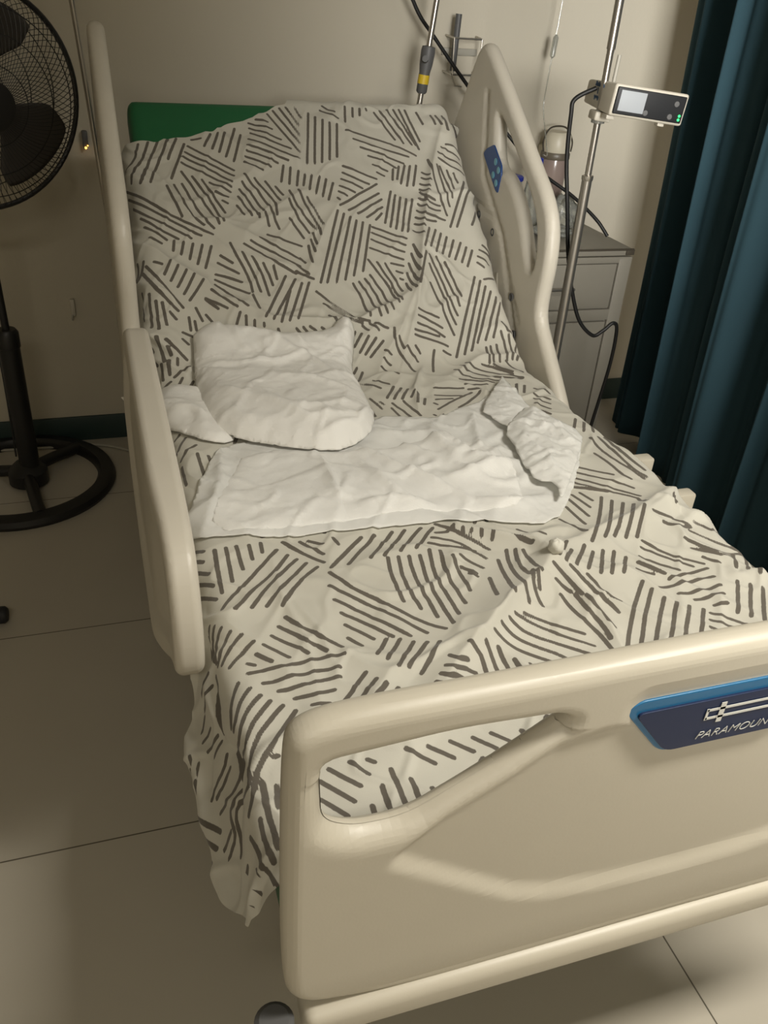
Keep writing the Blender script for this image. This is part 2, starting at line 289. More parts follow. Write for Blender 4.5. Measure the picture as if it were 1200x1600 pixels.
STROKES = """-424,1971 -442,1907 -491,1889;-399,1977 -424,1903 -450,1854;-374,1982 -394,1934 -413,1883 -428,1839;-349,1985 -369,1937 -388,1892 -407,1841;-328,1990 -356,1921;-310,1973 -333,1914 -355,1859;-302,1966 -266,1939 -231,1916 -195,1889;-311,1945 -273,1921 -235,1898 -198,1870;-318,1930 -280,1907 -242,1882 -206,1849;-324,1911 -286,1888 -248,1863 -210,1835;-262,1850 -214,1820;-252,1815 -222,1802;-238,1792 -226,1783;-239,2007 -260,1966;-220,2009 -241,1956;-201,2013 -224,1949;-174,2027 -192,1976 -209,1934;-161,2007 -177,1958 -191,1919;-290,1987 -266,1991;-113,2060 -83,2049;-135,2030 -108,2018 -83,2002 -57,1989;-134,2013 -110,1997 -86,1984 -61,1971 -36,1958;-143,1990 -122,1979 -101,1970 -80,1958 -60,1946 -40,1934 -18,1924;-150,1966 -124,1959 -99,1946 -75,1931 -49,1920;-154,1949 -128,1939 -102,1926 -78,1912;-160,1931 -139,1922 -119,1911 -98,1901;-165,1914 -143,1901 -121,1888;-134,2048 -104,2037 -75,2024;-79,2080 -57,2035 -35,1991 -13,1946;-62,2092 -34,2034 -8,1977;-43,2101 -23,2054 -4,2005;-25,2105 0,2039;-1,2105 11,2063;34,2086 22,2024 11,1967 -1,1908;50,2071 40,2017 30,1964 20,1909;68,2059 55,1988 41,1916;86,2050 75,1986 63,1924;-64,1906 -78,1854;-46,1901 -58,1847;-27,1889 -39,1841;-11,1879 -22,1840;6,1876 -9,1825;25,1867 6,1813;41,1858 22,1803;-96,1838 -81,1810;-120,1855 -91,1791;-146,1864 -126,1824 -105,1783;-171,1875 -145,1826 -122,1770;-180,1851 -159,1808 -140,1755;-190,1830 -172,1790 -157,1744;-197,1806 -172,1742;-205,1775 -191,1744;-105,1783 -108,1742;-121,1767 -116,1733 -109,1701;-137,1750 -133,1710;-153,1747 -154,1733;-19,1804 -11,1772 -1,1745 8,1712;-38,1827 -31,1795 -24,1759 -13,1734 -4,1701;-62,1825 -56,1794 -48,1768 -39,1744 -27,1722 -14,1698;-69,1793 -63,1766 -56,1738 -45,1715 -34,1689;-77,1735 -64,1704 -51,1672;-4,1701 -6,1678;-25,1688 -21,1650;-34,1666 -31,1625;-44,1648 -45,1590;-370,1826 -357,1778 -344,1735;-351,1840 -342,1810 -335,1768 -324,1749 -312,1725 -295,1709;-331,1845 -322,1820 -315,1791 -307,1767 -296,1746 -286,1716 -272,1700;-328,1883 -309,1844 -292,1798 -274,1760 -258,1710;-303,1869 -282,1824 -263,1776 -246,1715;-280,1858 -258,1803 -237,1752;-480,1853 -447,1818 -426,1795 -409,1778 -391,1760 -374,1743 -355,1731 -336,1716 -316,1706 -297,1693 -277,1683;-486,1835 -447,1794 -427,1774 -410,1759 -393,1744 -376,1728 -359,1716 -341,1703 -324,1690 -305,1682;-469,1793 -439,1759 -420,1739 -402,1725 -384,1711 -366,1698 -348,1686 -330,1674;-444,1746 -402,1699 -361,1671;-435,1713 -389,1667;-425,1675 -402,1658;-372,1666 -377,1638;-350,1662 -360,1626;-328,1659 -341,1614;-306,1656 -324,1600;-285,1652 -307,1588;-388,1601 -406,1568;-372,1588 -393,1551;-354,1575 -379,1534;-337,1564 -367,1514;-318,1548 -356,1497;-423,1603 -408,1596;-267,1624 -241,1600;-276,1604 -230,1571;-286,1569 -265,1563 -246,1554 -226,1544;-289,1554 -270,1543 -252,1532 -233,1522 -214,1510;-292,1538 -274,1524 -257,1507 -242,1483 -224,1468;-303,1520 -277,1493 -250,1466;-319,1500 -273,1466;-319,1496 -294,1467;-239,1656 -233,1629 -225,1608 -217,1586 -210,1565 -206,1538 -205,1514;-214,1627 -205,1601 -196,1576 -190,1544 -185,1514;-192,1614 -182,1590 -174,1563 -170,1533 -167,1502;-167,1595 -158,1566 -153,1532;-143,1586 -140,1549;-206,1505 -197,1460;-206,1651 -166,1624 -130,1589 -90,1563;-187,1661 -150,1638 -114,1610 -77,1583;-163,1672 -132,1648 -99,1629 -69,1604;-142,1684 -101,1666 -61,1647;-72,1610 -62,1592;-84,1586 -60,1556;-89,1569 -71,1553 -51,1541;-118,1556 -134,1527 -151,1499 -168,1469 -188,1432;-95,1547 -113,1518 -130,1492 -148,1463 -170,1425;-114,1513 -131,1470 -152,1418;-81,1534 -104,1484 -133,1418;-64,1533 -84,1487 -112,1422;69,2098 113,2065;78,2115 107,2088;141,2110 131,2054;164,2111 158,2078;184,2110 179,2083;202,2109 203,2104;106,2046 94,1986 84,1930;57,1845 35,1790;224,2099 244,2049 264,2001;241,2104 265,2048 285,1986;263,2110 286,2046 309,1983;284,2113 301,2045 321,1982;301,2114 313,2039 327,1968;318,2112 326,2053 336,1996;350,2103 357,2054;389,2090 392,2050;403,2089 408,2043;422,2087 420,2024;127,2024 151,2017 176,2010 200,2003 224,1994 248,1985 269,1971 290,1957 312,1944;142,1994 167,1985 191,1976 216,1968 240,1959 264,1948 288,1937;157,1967 182,1962 205,1953 226,1938 247,1926 269,1916;175,1942 200,1932 223,1917 243,1899;181,1911 217,1888;186,1882 204,1870;94,1899 136,1877 179,1858;90,1880 121,1858 155,1842;82,1859 134,1828;73,1834 111,1815;67,1817 87,1803;60,1796 64,1788;176,1841 119,1809 61,1769;176,1812 129,1786 82,1756;180,1793 142,1770 106,1748;177,1768 129,1737;170,1746 152,1729;234,1894 224,1856;253,1905 238,1859;271,1909 245,1844;285,1906 261,1837;304,1909 279,1837;210,1817 192,1767 175,1719;220,1805 203,1754 187,1706;233,1798 215,1744 201,1699;248,1792 231,1741 215,1690;264,1790 248,1741 228,1684;314,1882 328,1864;308,1862 327,1843;299,1841 310,1833 318,1820;294,1824 314,1805;292,1814 300,1782 326,1782;282,1790 304,1769 338,1767;277,1774 298,1750 334,1750;269,1752 284,1726 315,1729 342,1721;261,1731 279,1708 314,1715;254,1710 274,1690;244,1687 264,1666;342,1928 339,1851 345,1793 352,1737;360,1902 364,1835 368,1769;369,1899 377,1849 383,1798;389,1890 395,1828;406,1880 412,1849;405,1976 453,1974;389,1966 445,1943;374,1946 407,1930 444,1918;371,1926 405,1903 448,1890;434,1858 405,1801 379,1751 353,1700;440,1832 406,1764 372,1700;446,1758 417,1706;286,1687 258,1627;306,1687 276,1628;320,1678 290,1615;334,1667 309,1613;351,1657 326,1605;369,1648 342,1597;382,1634 359,1588;396,1623 372,1575;429,1640 456,1608;417,1624 459,1601;407,1603 441,1583;401,1584 418,1570;408,1533 444,1538;307,1584 320,1534 327,1478;287,1601 298,1552 308,1503 317,1452;266,1604 279,1564 289,1518 294,1467 305,1424;261,1577 271,1534 279,1490 285,1442 293,1397;250,1519 262,1470 271,1418 279,1364;383,1541 358,1489 336,1442 313,1394 290,1345 269,1299;396,1529 369,1471 343,1415 315,1357 292,1305;406,1511 382,1460 359,1411 334,1360 312,1313;417,1495 389,1441 361,1387 336,1338;429,1478 393,1409 362,1347;436,1460 406,1401 386,1354;52,1754 31,1701 9,1643 -14,1584 -34,1533;67,1745 47,1694 23,1634 2,1583 -17,1533;82,1734 64,1685 43,1631 24,1581 6,1532;97,1724 74,1661 52,1600 31,1541;114,1720 94,1661 75,1607 56,1554;132,1712 114,1661 98,1612 82,1566;138,1706 160,1697 180,1686 200,1675 221,1665;133,1688 160,1674 187,1659 214,1645;126,1666 153,1652 179,1637 207,1625;116,1637 144,1626 172,1614 199,1602;164,1592 180,1587 195,1582;173,1567 186,1558;177,1542 184,1539;50,1532 64,1485 68,1421;67,1537 86,1487 94,1418;84,1546 104,1495 112,1425;99,1555 121,1506 131,1437;103,1600 123,1559 142,1517 152,1460;125,1593 148,1538 162,1468;147,1590 161,1547 173,1501;234,1644 240,1591;224,1618 229,1554;211,1589 216,1517;198,1557 205,1499;189,1526 190,1493;258,1610 239,1562 216,1508;-459,1533 -466,1501 -465,1463;-440,1517 -446,1478 -447,1433;-430,1495 -433,1463 -431,1419;-419,1489 -416,1430;-440,1597 -429,1574 -419,1551 -408,1532 -397,1510 -385,1493 -374,1474;-448,1580 -433,1545 -424,1520 -414,1502 -400,1484 -386,1467;-435,1396 -434,1368 -428,1328;-421,1386 -410,1368 -396,1350 -383,1333;-420,1368 -416,1344;-386,1389 -374,1375;-435,1325 -440,1289;-421,1332 -424,1296;-404,1334 -406,1318;-425,1277 -449,1265;-400,1280 -421,1241;-377,1269 -396,1235;-379,1311 -416,1287;-456,1382 -452,1368;-453,1345 -444,1328;-433,1036 -446,1029;-423,1017 -446,962;-408,971 -442,934;-443,911 -442,844;-410,932 -407,894 -406,835;-390,926 -386,887;-345,1476 -334,1439;-324,1456 -311,1434;-364,1450 -364,1414;-352,1439 -351,1414;-405,1465 -393,1446;-462,1619 -460,1565;-444,1613 -457,1562;-245,1453 -258,1421;-233,1442 -236,1411;-215,1428 -218,1395;-194,1418 -194,1412;-49,1510 -31,1492 -13,1473 5,1456 24,1439 39,1414 64,1409;-37,1474 -16,1458 4,1440 20,1413 45,1405;-32,1434 -19,1412;76,1401 106,1386;63,1402 82,1382;44,1398 56,1383;24,1385 11,1362;38,1377 16,1347;53,1367 26,1330;72,1363 40,1326;89,1355 51,1317;-119,1400 -110,1388;-102,1402 -92,1388;-86,1403 -72,1392;-57,1400 -51,1396;11,1290 -4,1267;20,1273 -4,1224;7,1200 32,1168;36,1209 59,1191;64,1170 30,1113;81,1166 45,1107;94,1156 64,1107;100,1130 87,1111;10,1103 16,1090;122,1386 117,1358 121,1337 127,1309 135,1278 143,1245;130,1361 134,1348 137,1330;146,1335 164,1290;168,1336 176,1315;215,1323 191,1248;87,1328 102,1316;80,1305 93,1285;68,1279 95,1227;198,1438 223,1426 249,1416;193,1418 214,1410 234,1399 252,1386;186,1396 212,1390 234,1377 252,1360;175,1378 208,1372 238,1362;173,1365 201,1356 228,1346 255,1334;240,1321 256,1309;357,1325 344,1263;370,1328 357,1266;388,1332 377,1272;409,1369 412,1343 408,1312 398,1276;428,1359 427,1325 415,1280;420,1398 426,1370 468,1364 443,1321 427,1279;244,1244 255,1216 274,1202 297,1194 321,1188 345,1181;264,1260 273,1231 294,1226 314,1217 332,1200 356,1196 376,1186 401,1184;281,1267 298,1248 319,1238 341,1228 362,1215 383,1202 402,1187;324,1262 348,1250 368,1232 385,1209;354,1258 388,1217;393,1272 417,1217;237,1191 267,1191 294,1183 320,1176;240,1164 272,1171 297,1163;241,1145 272,1137;157,1151 194,1153 231,1152;149,1122 209,1109;142,1098 182,1099;132,1083 137,1075;111,1027 113,1022;130,1020 132,1016;243,1129 212,1105 184,1090 156,1069 130,1051;264,1129 235,1096 207,1071 179,1050;352,1160 336,1125;370,1156 345,1099;387,1146 368,1108;345,1061 324,1019;403,1126 428,1092;383,1088 413,1062;377,1073 402,1041;367,1049 390,1016;349,1022 376,989;336,995 364,967;-4,1204 32,1167;28,1215 58,1185;65,1100 73,1066 81,1030;36,1093 51,1059 61,1019;28,1074 35,1035;-8,1122 6,1071;-21,1141 -20,1092 -20,1039;120,1110 106,1077;108,1125 91,1079;422,957 395,914;436,944 410,898;444,924 432,894;354,919 362,868;379,904 386,877;430,871 426,838 422,805 419,773 418,746 418,720 422,699 430,683;408,867 403,832 401,799 400,767 404,742 410,719 415,696 422,678;380,799 380,770 382,744 383,719 385,696 394,681;445,869 437,828 431,787 432,758 434,731 438,706;307,744 323,736 338,725 352,713 367,704;296,727 312,718 326,704 341,692 356,681 372,670 384,655;284,709 298,698 310,683 324,671 339,661 354,650 367,638 378,623;276,695 288,681 299,667 314,657 329,650 345,641 358,630 368,616 356,574;266,677 285,669 303,659 321,650;302,636 284,607 264,577 241,545 207,501 195,488;315,620 296,590 268,550 240,512 220,489;330,606 299,562 265,518 244,496;343,592 301,536 285,516 265,492;339,557 322,535 306,515 287,491;235,641 244,581;268,658 278,628;249,654 262,608;218,618 223,556;185,581 194,551 197,512;439,606 413,564;350,543 370,540 388,536 396,519 412,512;361,522 374,512 390,506 412,508;373,473 382,459 391,444 401,431 419,426 436,419 469,423;372,449 385,439 397,428 407,416 426,412;376,422 393,399;402,498 411,485 421,472 429,457 438,444 450,433 468,428;425,519 436,507 442,490 480,504 464,468 452,440 464,432 464,412;433,415 411,379;468,420 423,366;460,396 432,348;293,482 303,470 311,457 321,445 330,432 343,424 355,414 366,405;282,467 294,458 303,446 313,435 322,423 333,414 343,403;264,444 278,434 289,421 301,410 310,395;250,427 258,414 267,401 277,389;236,409 260,395;364,392 322,386 278,377;359,368 323,366 284,361 248,359;353,343 308,338 270,339;345,323 314,319 289,321;330,296 310,300;389,347 364,312 334,275;407,336 380,301 347,260;421,323 394,287 359,244;292,285 314,267 334,247 349,224;281,270 298,254 318,240 328,218;265,250 283,236 297,220;257,241 279,221;225,375 211,360 195,342 177,322 164,305 151,288 137,270 122,249 102,224 96,212;229,354 216,339 202,322 181,298 173,286 160,268 146,250 134,233 122,216;236,330 223,314 204,292 188,272 175,255 155,231 146,219;251,317 234,297 218,276 199,253 184,235 171,218;270,309 240,273 213,240 198,219;287,296 251,252 223,216;150,495 105,441;177,481 132,428;149,474 113,431;186,466 150,419;206,467 165,405;224,461 182,400;237,444 204,399;89,428 95,415 100,398 103,380 105,360;117,422 124,409 128,394 133,379 136,362;143,409 148,391 148,368 154,351 165,340;82,402 94,373;76,372 78,357 80,340 82,322 85,306 89,293 91,276 91,259 90,241;97,365 98,347 98,328 101,313 103,297 102,279 100,261;109,354 111,333 116,316 115,295 121,284;139,358 146,340 150,320;60,540 71,514 85,495;93,564 108,540 129,530;-125,601 -153,572 -184,532;-103,600 -129,573 -160,534;-74,598 -100,576 -130,541;-54,594 -102,542;-156,528 -160,507 -164,482 -164,461 -168,432 -166,417;-138,528 -142,505 -146,483 -148,458 -150,430 -147,414 -146,395;-120,527 -124,504 -126,482 -129,456 -131,429 -129,411 -129,391 -130,368;-102,525 -105,503 -109,480 -113,452 -114,430 -114,408 -114,388 -114,367 -115,343;-84,530 -87,512 -91,492 -94,471 -98,443 -97,424 -98,403 -98,383 -99,361;-66,527 -71,502 -76,476 -78,453 -78,432 -79,408 -79,384;-53,504 -56,482 -56,464 -57,439 -59,414;-55,578 -33,576;-67,564 -51,558 -36,552 -24,541 -14,527 -6,509 3,493;-77,552 -64,544 -49,537 -34,532 -20,526 -6,518;-38,506 -13,469;-48,477 -31,455;-42,458 -33,446;-46,603 -34,589 -23,573 -12,559 -1,546 10,533 20,518;-21,584 -24,577;-8,572 -10,565;5,563 2,559;20,557 16,546;40,552 30,533;45,506 35,478 27,448 20,415 14,381;58,500 47,471 39,439 37,409;68,492 64,466 60,438 60,413;20,484 12,451 3,413 -10,365;-17,436 -33,375;47,419 35,392 34,381 35,369 36,353;16,386 14,358;53,414 44,384;-218,342 -242,308;-200,335 -231,295;-185,320 -205,295 -224,271;-167,313 -189,290 -210,268;-150,308 -176,275 -196,256;-118,282 -111,274 -105,266 -105,255 -107,240 -107,226 -108,210;-91,282 -89,272 -89,259 -89,245 -88,230 -87,215;-74,276 -73,263 -72,248 -72,230 -71,213;-59,253 -56,233 -54,210;-39,242 -35,211;-13,218 -15,213;-151,270 -143,258 -128,259;-163,253 -151,245 -134,247 -122,242;-174,242 -165,235 -152,234 -142,230 -135,223 -130,213;-184,232 -174,225 -162,222 -152,216 -145,206;-194,221 -182,216 -170,212;-2,340 10,335 21,328 31,320 39,308 50,302 60,293 70,285;-20,335 -8,331 2,323 12,314 23,305 30,292 40,283 50,274 61,266 71,257;-34,325 -26,318 -18,309 -9,300 1,291 12,283 22,274 32,266 42,258 52,249 62,240 71,231;-52,314 -45,308 -38,300 -30,291 -21,283 -11,274 -2,266 8,258 16,249 23,238 28,226 33,214;-69,301 -61,295 -53,286 -45,277 -36,269 -26,260 -16,252 -6,244 2,235 9,224 14,211;-422,608 -425,556 -427,504;-405,610 -406,569 -408,525;-388,611 -387,553;-368,608 -368,575;-348,612 -350,587;-455,640 -437,614;-453,605 -442,592;-460,586 -438,558;-468,567 -437,528;-478,545 -438,496;-325,594 -339,576 -351,562 -364,548 -376,532 -388,518 -401,502 -412,491 -423,476 -432,463;-311,576 -324,558 -338,537 -351,524 -364,513 -378,499 -391,481 -403,464 -415,450;-299,562 -314,548 -328,532 -344,509 -356,498 -368,484 -380,465 -391,451;-287,547 -302,531 -317,513 -332,494 -347,473 -358,463 -369,450;-273,530 -290,518 -306,499 -321,481 -335,459 -347,442;-312,612 -302,596 -292,583 -281,568 -271,554 -260,538;-284,606 -255,561;-270,604 -250,587;-229,599 -225,580;-181,596 -199,580 -216,563 -234,544 -253,519;-157,598 -189,566 -222,528;-259,508 -251,491 -243,475 -235,462 -225,450 -215,440 -204,431 -194,418 -185,406 -176,393 -167,381 -158,369 -149,357 -140,346 -130,335;-268,474 -258,464 -248,452 -238,441 -228,432 -218,423 -208,411 -200,398 -190,386 -182,375 -174,363 -166,350 -158,337;-268,443 -257,432 -247,423 -236,412 -227,400 -218,386 -209,374 -200,361 -192,348 -184,335;-265,413 -254,404 -244,393 -234,381 -225,368 -216,356 -207,344;-266,388 -250,368 -235,347;-270,358 -256,336;-348,419 -340,403 -331,388 -321,379 -313,364 -304,354 -294,345 -285,334;-361,403 -350,389 -339,374 -330,355 -318,348 -308,332;-375,383 -353,361 -334,334;-390,363 -375,349 -361,332;-403,349 -386,327;-417,336 -409,331;-420,317 -394,316 -369,313 -341,320 -314,322 -287,318;-404,293 -379,291 -352,294 -325,299 -299,296;-388,272 -367,273 -347,273 -324,280 -303,279;-370,255 -344,251 -316,259;-352,234 -329,233;-268,277 -280,266 -292,252 -304,240 -316,227 -328,215;-259,259 -282,237 -304,216;-248,248 -262,233 -274,224 -286,214;-234,240 -258,213;-222,224 -233,215;-403,371 -422,358 -441,344;-416,392 -425,384 -434,376 -444,370 -452,361;-428,406 -437,399 -444,387 -453,379 -462,370;-439,424 -448,417 -456,408 -458,389 -464,378;-449,439 -459,426 -466,409 -465,383;-459,452 -468,438 -474,421 -471,395;-372,222 -363,211;-434,307 -442,297 -448,286 -453,274 -456,262 -461,250;-422,288 -430,279 -438,270 -444,260 -450,249 -458,242;-412,271 -421,262 -429,254 -436,246 -442,237 -449,228 -458,222 -480,229;-402,258 -411,249 -420,239 -428,230 -435,220 -441,210 -448,202 -468,206 -471,193;-388,246 -398,238 -407,229 -416,219 -424,210 -431,200 -437,191 -442,181 -445,168;-374,233 -383,224 -391,215 -401,202 -410,188 -417,179 -424,171 -430,163 -436,154 -440,144 -443,133 -447,123 -451,115 -458,109;-434,139 -434,124 -433,106 -434,94 -435,84 -434,70 -433,56 -433,45;-420,127 -423,92;-415,168 -410,169;-474,207 -469,188 -472,177 -472,164 -487,166 -498,163 -514,166 -516,156 -514,142 -514,130 -521,124 -533,122 -545,119;-447,170 -445,152 -449,142 -460,141 -488,154 -499,152 -504,143 -505,131 -507,120 -511,111 -518,102;-498,240 -506,231 -517,227 -533,227 -546,224 -556,218;-498,218 -512,214 -525,209 -545,211;-480,229 -476,209 -474,192 -478,182 -491,180 -506,181 -526,185 -544,187;-445,91 -447,81 -448,70 -445,56 -442,43 -442,34;-472,90 -463,70 -458,53 -455,37;-522,140 -551,136;-536,347 -552,333;-525,313 -548,311;-507,282 -538,284;-504,268 -527,264;-487,382 -528,374;-490,359 -531,355;-476,364 -476,345 -486,338 -491,325 -493,309 -493,291 -494,275;-504,77 -515,72 -517,63 -500,44 -472,18;-468,44 -465,33 -463,23 -456,8 -450,-7;-453,32 -451,23 -447,12 -444,2;-558,71 -549,58 -534,45 -489,13 -479,5 -472,0;-529,36 -493,4 -488,0;-562,85 -548,72;-356,135 -341,118 -326,102;-370,120 -354,101 -339,83;-376,94 -364,80 -352,65;-382,71 -363,53;-342,46 -339,40;-329,139 -312,115;-307,138 -300,132;-257,141 -243,128 -229,113;-228,140 -215,128 -203,116;-198,141 -176,119;-168,140 -147,115;-142,142 -128,126 -115,110;-103,136 -103,124;-284,117 -284,88 -283,64 -283,39;-302,95 -303,63 -302,36;-321,72 -322,52 -324,31;-266,96 -266,72 -264,48;-246,78 -246,55;-169,106 -189,86;-61,148 -79,128 -96,107;-41,141 -66,113"""
# ---------------------------------------------------------------- bed surface in (s, t): s across, t from foot to head (metres of cloth)
TH = math.radians(36.2); CREASE = 1.313; ZM = .637; Y0 = .035; FR = .15; INCL = .868; TOPR = .04; TOPA = 2.0
_d = FR*math.tan(TH/2)
T1 = CREASE-Y0-_d; T2 = T1+FR*TH; T3 = T2+INCL-_d-TOPR*.7; T4 = T3+TOPR*TOPA
MW = .4545; CR = .04; CPH = 1.22

def profile(t):
    t = np.asarray(t, float)
    y = Y0+np.clip(t, 0, T1); z = np.full_like(y, ZM); a = np.zeros_like(y)
    k = np.clip(-t/.018, 0, 1.5); y = y-.018*np.sin(k); z = z-.018*(1-np.cos(k)); a = a+k
    z = z+np.minimum(t+.027, 0)
    k = np.clip((t-T1)/FR, 0, TH)
    y = y+FR*np.sin(k); z = z+FR*(1-np.cos(k)); a = a+k
    k = np.clip(t-T2, 0, T3-T2); y = y+k*math.cos(TH); z = z+k*math.sin(TH)
    k = np.clip((t-T3)/TOPR, 0, TOPA); a2 = TH-k
    y = y+TOPR*(np.sin(TH)-np.sin(a2)); z = z+TOPR*(np.cos(a2)-math.cos(TH)); a = a-k
    k = np.maximum(t-T4, 0); y = y+k*math.cos(TH-TOPA); z = z+k*math.sin(TH-TOPA)
    return y, z, a

def hsh(i, j, seed):
    v = np.sin(i*127.1+j*311.7+seed*74.7)*43758.5453
    return v-np.floor(v)

def vnoise(x, y, seed=0):
    i = np.floor(x); j = np.floor(y); fx = x-i; fy = y-j
    fx = fx*fx*fx*(fx*(6*fx-15)+10); fy = fy*fy*fy*(fy*(6*fy-15)+10)
    a = hsh(i, j, seed)*(1-fx)+hsh(i+1, j, seed)*fx
    b = hsh(i, j+1, seed)*(1-fx)+hsh(i+1, j+1, seed)*fx
    return (a*(1-fy)+b*fy)*2-1

def sst(x, a, b):
    k = np.clip((x-a)/(b-a), 0, 1); return k*k*(3-2*k)

def fold_h(s, t, folds):
    h = np.zeros_like(s)
    for amp, w1, w2, pts in folds:
        P = np.array(pts, float); W = max(w1, w2)*3
        m = (s > P[:, 0].min()-W) & (s < P[:, 0].max()+W) & (t > P[:, 1].min()-W) & (t < P[:, 1].max()+W)
        if not m.any(): continue
        x = s[m]; y = t[m]
        seg = np.hypot(*(P[1:]-P[:-1]).T); cum = np.r_[0, np.cumsum(seg)]; L = cum[-1]
        best = np.full(x.shape, 9.); sg = np.ones_like(x); uu = np.zeros_like(x)
        for k in range(len(seg)):
            d = (P[k+1]-P[k])/seg[k]; rx = x-P[k, 0]; ry = y-P[k, 1]
            u = np.clip(rx*d[0]+ry*d[1], 0, seg[k]); dx = rx-u*d[0]; dy = ry-u*d[1]
            D = np.hypot(dx, dy); q = D < best
            best[q] = D[q]; sg[q] = np.sign((d[0]*ry-d[1]*rx)[q]); uu[q] = ((cum[k]+u)/L)[q]
        w = np.where(sg > 0, w1, w2)
        tap = np.sin(np.pi*np.clip(uu*.94+.03, 0, 1))**.6
        h[m] += 1.25*amp*tap*np.exp(-(best/w)**1.2)
    return h

def sheet_h(s, t):
    h = .0025*vnoise(s*7, t*7, 1)+.0012*vnoise(s*17+3, t*17, 2)+.0005*vnoise(s*45, t*45, 3)
    rg = 1-np.abs(vnoise(s*7+t*4, t*7-s*3, 5)); h = h+.007*np.maximum(rg-.72, 0)/.28
    rg = 1-np.abs(vnoise(s*13-t*9, t*12+s*9, 8)); h = h+.0035*np.maximum(rg-.7, 0)/.3
    side = sst(np.abs(s), .40, .50)
    h = h+side*.003*np.sin(t*34+2*np.sin(t*9)+s*10)*(1-.4*sst(t, 1.2, 1.6))
    # loose hem at the foot on the left
    q = sst(-s, .53, .60)*(1-sst(t, .25, .5))*sst(t, .0, .05)
    h = h+q*(.005*np.sin(t*60+s*30)+.010+.007*np.sin(s*110+t*8))
    # cloth pulled up to a point at the twisted knot
    k = np.hypot(s-KNOT[0], t-KNOT[1]); h = h+.016*np.exp(-(k/.035)**1.3)
    return h+fold_h(s, t, FOLDS)

def base(s, t):
    s = np.asarray(s, float); t = np.asarray(t, float)
    y, z, a = profile(t)
    M = MW+np.where(s > 0, .022*np.exp(-((t-.42)/.35)**2), 0)
    f = np.abs(s)-(M-CR); ph = np.clip(f/CR, 0, CPH); ex = np.maximum(f-CR*CPH, 0)
    x = np.sign(s)*(np.minimum(np.abs(s), M-CR)+CR*np.sin(ph)+ex*math.cos(CPH))
    d = -(CR*(1-np.cos(ph))+ex*math.sin(CPH))
    nx = np.sign(s)*np.sin(ph); nd = np.cos(ph)
    P = np.stack([x, y-d*np.sin(a), z+d*np.cos(a)], -1)
    N = np.stack([nx, -nd*np.sin(a), nd*np.cos(a)], -1)
    return P, N

def bed(s, t, off=0.):
    P, N = base(s, t)
    return P+N*(sheet_h(np.asarray(s, float), np.asarray(t, float))+off)[..., None]
CABLE_PTS = [(0.3, 2.24, 1.62), (0.407, 2.24, 1.393), (0.487, 2.24, 1.298), (0.619, 2.24, 1.164), (0.682, 2.24, 1.107), (0.762, 2.22, 1.036), (0.851, 2.18, 0.946), (0.89, 2.13, 0.918), (0.941, 2.08, 0.885), (0.979, 2.03, 0.851), (1.012, 1.99, 0.816), (1.04, 1.965, 0.777)]
# ---------------------------------------------------------------- room
YW = 2.3462
def slab(name, c, d, m):
    return tag(MB().box(c, d).build(name, m, smooth=False), kind='structure')
slab('floor', (.2, 0, -.05), (6.2, 6.2, .1), M_FLOOR)
slab('ceiling', (.2, 0, 2.75), (6.2, 6.2, .1), M_CEIL)
slab('wall_back', (.2, YW+.05, 1.35), (6.2, .1, 2.7), M_WALL)
slab('wall_left', (-2.75, 0, 1.35), (.1, 6.0, 2.7), M_WALL)
slab('wall_right', (3.15, 0, 1.35), (.1, 6.0, 2.7), M_WALL)
slab('wall_front', (.2, -3.05, 1.35), (6.2, .1, 2.7), M_WALL)
tag(MB().box((.2, YW-.006, .045), (5.8, .012, .09), .003).build('baseboard_back', M_BASEB), kind='structure')

for LX, LY, LW, LD, lab in ((.82, -.5, 1.04, .38, 'white ceiling light panel above the right side of the bed foot'), (-1.1, -1.7, 1.24, .38, 'added fill light panel, unseen on the ceiling behind the viewer on the left')):  # second panel is an added housing for the rear fill light
    t_ = thing('ceiling_light', (LX, LY, 2.7), lab, 'lamp', 'ceiling lights')
    MB().box((LX, LY, 2.68), (LW, LD, .04), .008).build('frame', M_CEIL, t_)
    MB().box((LX, LY, 2.655), (LW-.09, LD-.07, .01), .003).build('diffuser', M_LAMP, t_)

# small fittings on the back wall
c_ = thing('wall_clip', (-.645, YW, .47), 'small plastic clip low on the wall between fan and bed', 'clip')
MB().box((-.645, YW-.008, .478), (.014, .016, .055), .003).build('plate', M_PLAST2, c_)
MB().tube([(-.648, YW-.014, .455), (-.649, YW-.022, .448), (-.650, YW-.018, .44)], .003, 6).build('hook', M_METAL, c_)

# ---------------------------------------------------------------- bed
bedo = thing('hospital_bed', (0, 1.0, 0), 'cream plastic hospital bed with raised back section and side rails', 'bed')
# frame and chassis
f_ = MB()
for sx in (-1, 1): f_.box((sx*.34, .78, .47), (.05, 1.18, .06), .008)
for y in (.22, .5, .9, 1.3): f_.box((0, y, .47), (.70, .05, .04), .006)
f_.box((0, .12, .47), (.10, .22, .04), .006)
f_.build('mattress_frame', M_METAL, bedo)
a = math.radians(36.2); f_ = MB()
for sx in (-1, 1):
    f_.tube([(sx*.38, 1.36, .50), (sx*.38, 1.36+.62*math.cos(a), .50+.62*math.sin(a))], .018, 8)
for k in (.1, .3, .5, .62): f_.tube([(-.38, 1.36+k*math.cos(a), .50+k*math.sin(a)), (.38, 1.36+k*math.cos(a), .50+k*math.sin(a))], .014, 8)
f_.build('back_section_frame', M_METAL, bedo)
f_ = MB()
for sx in (-1, 1): f_.box((sx*.30, 1.18, .22), (.06, 1.5, .08), .01)
for y in (.45, 1.1, 1.88): f_.box((0, y, .22), (.66, .08, .08), .01)
for y in (.45, 1.45):
    for sx in (-1, 1): f_.tube([(sx*.25, y, .24), (sx*.25, y+.25, .45)], .025, 10)
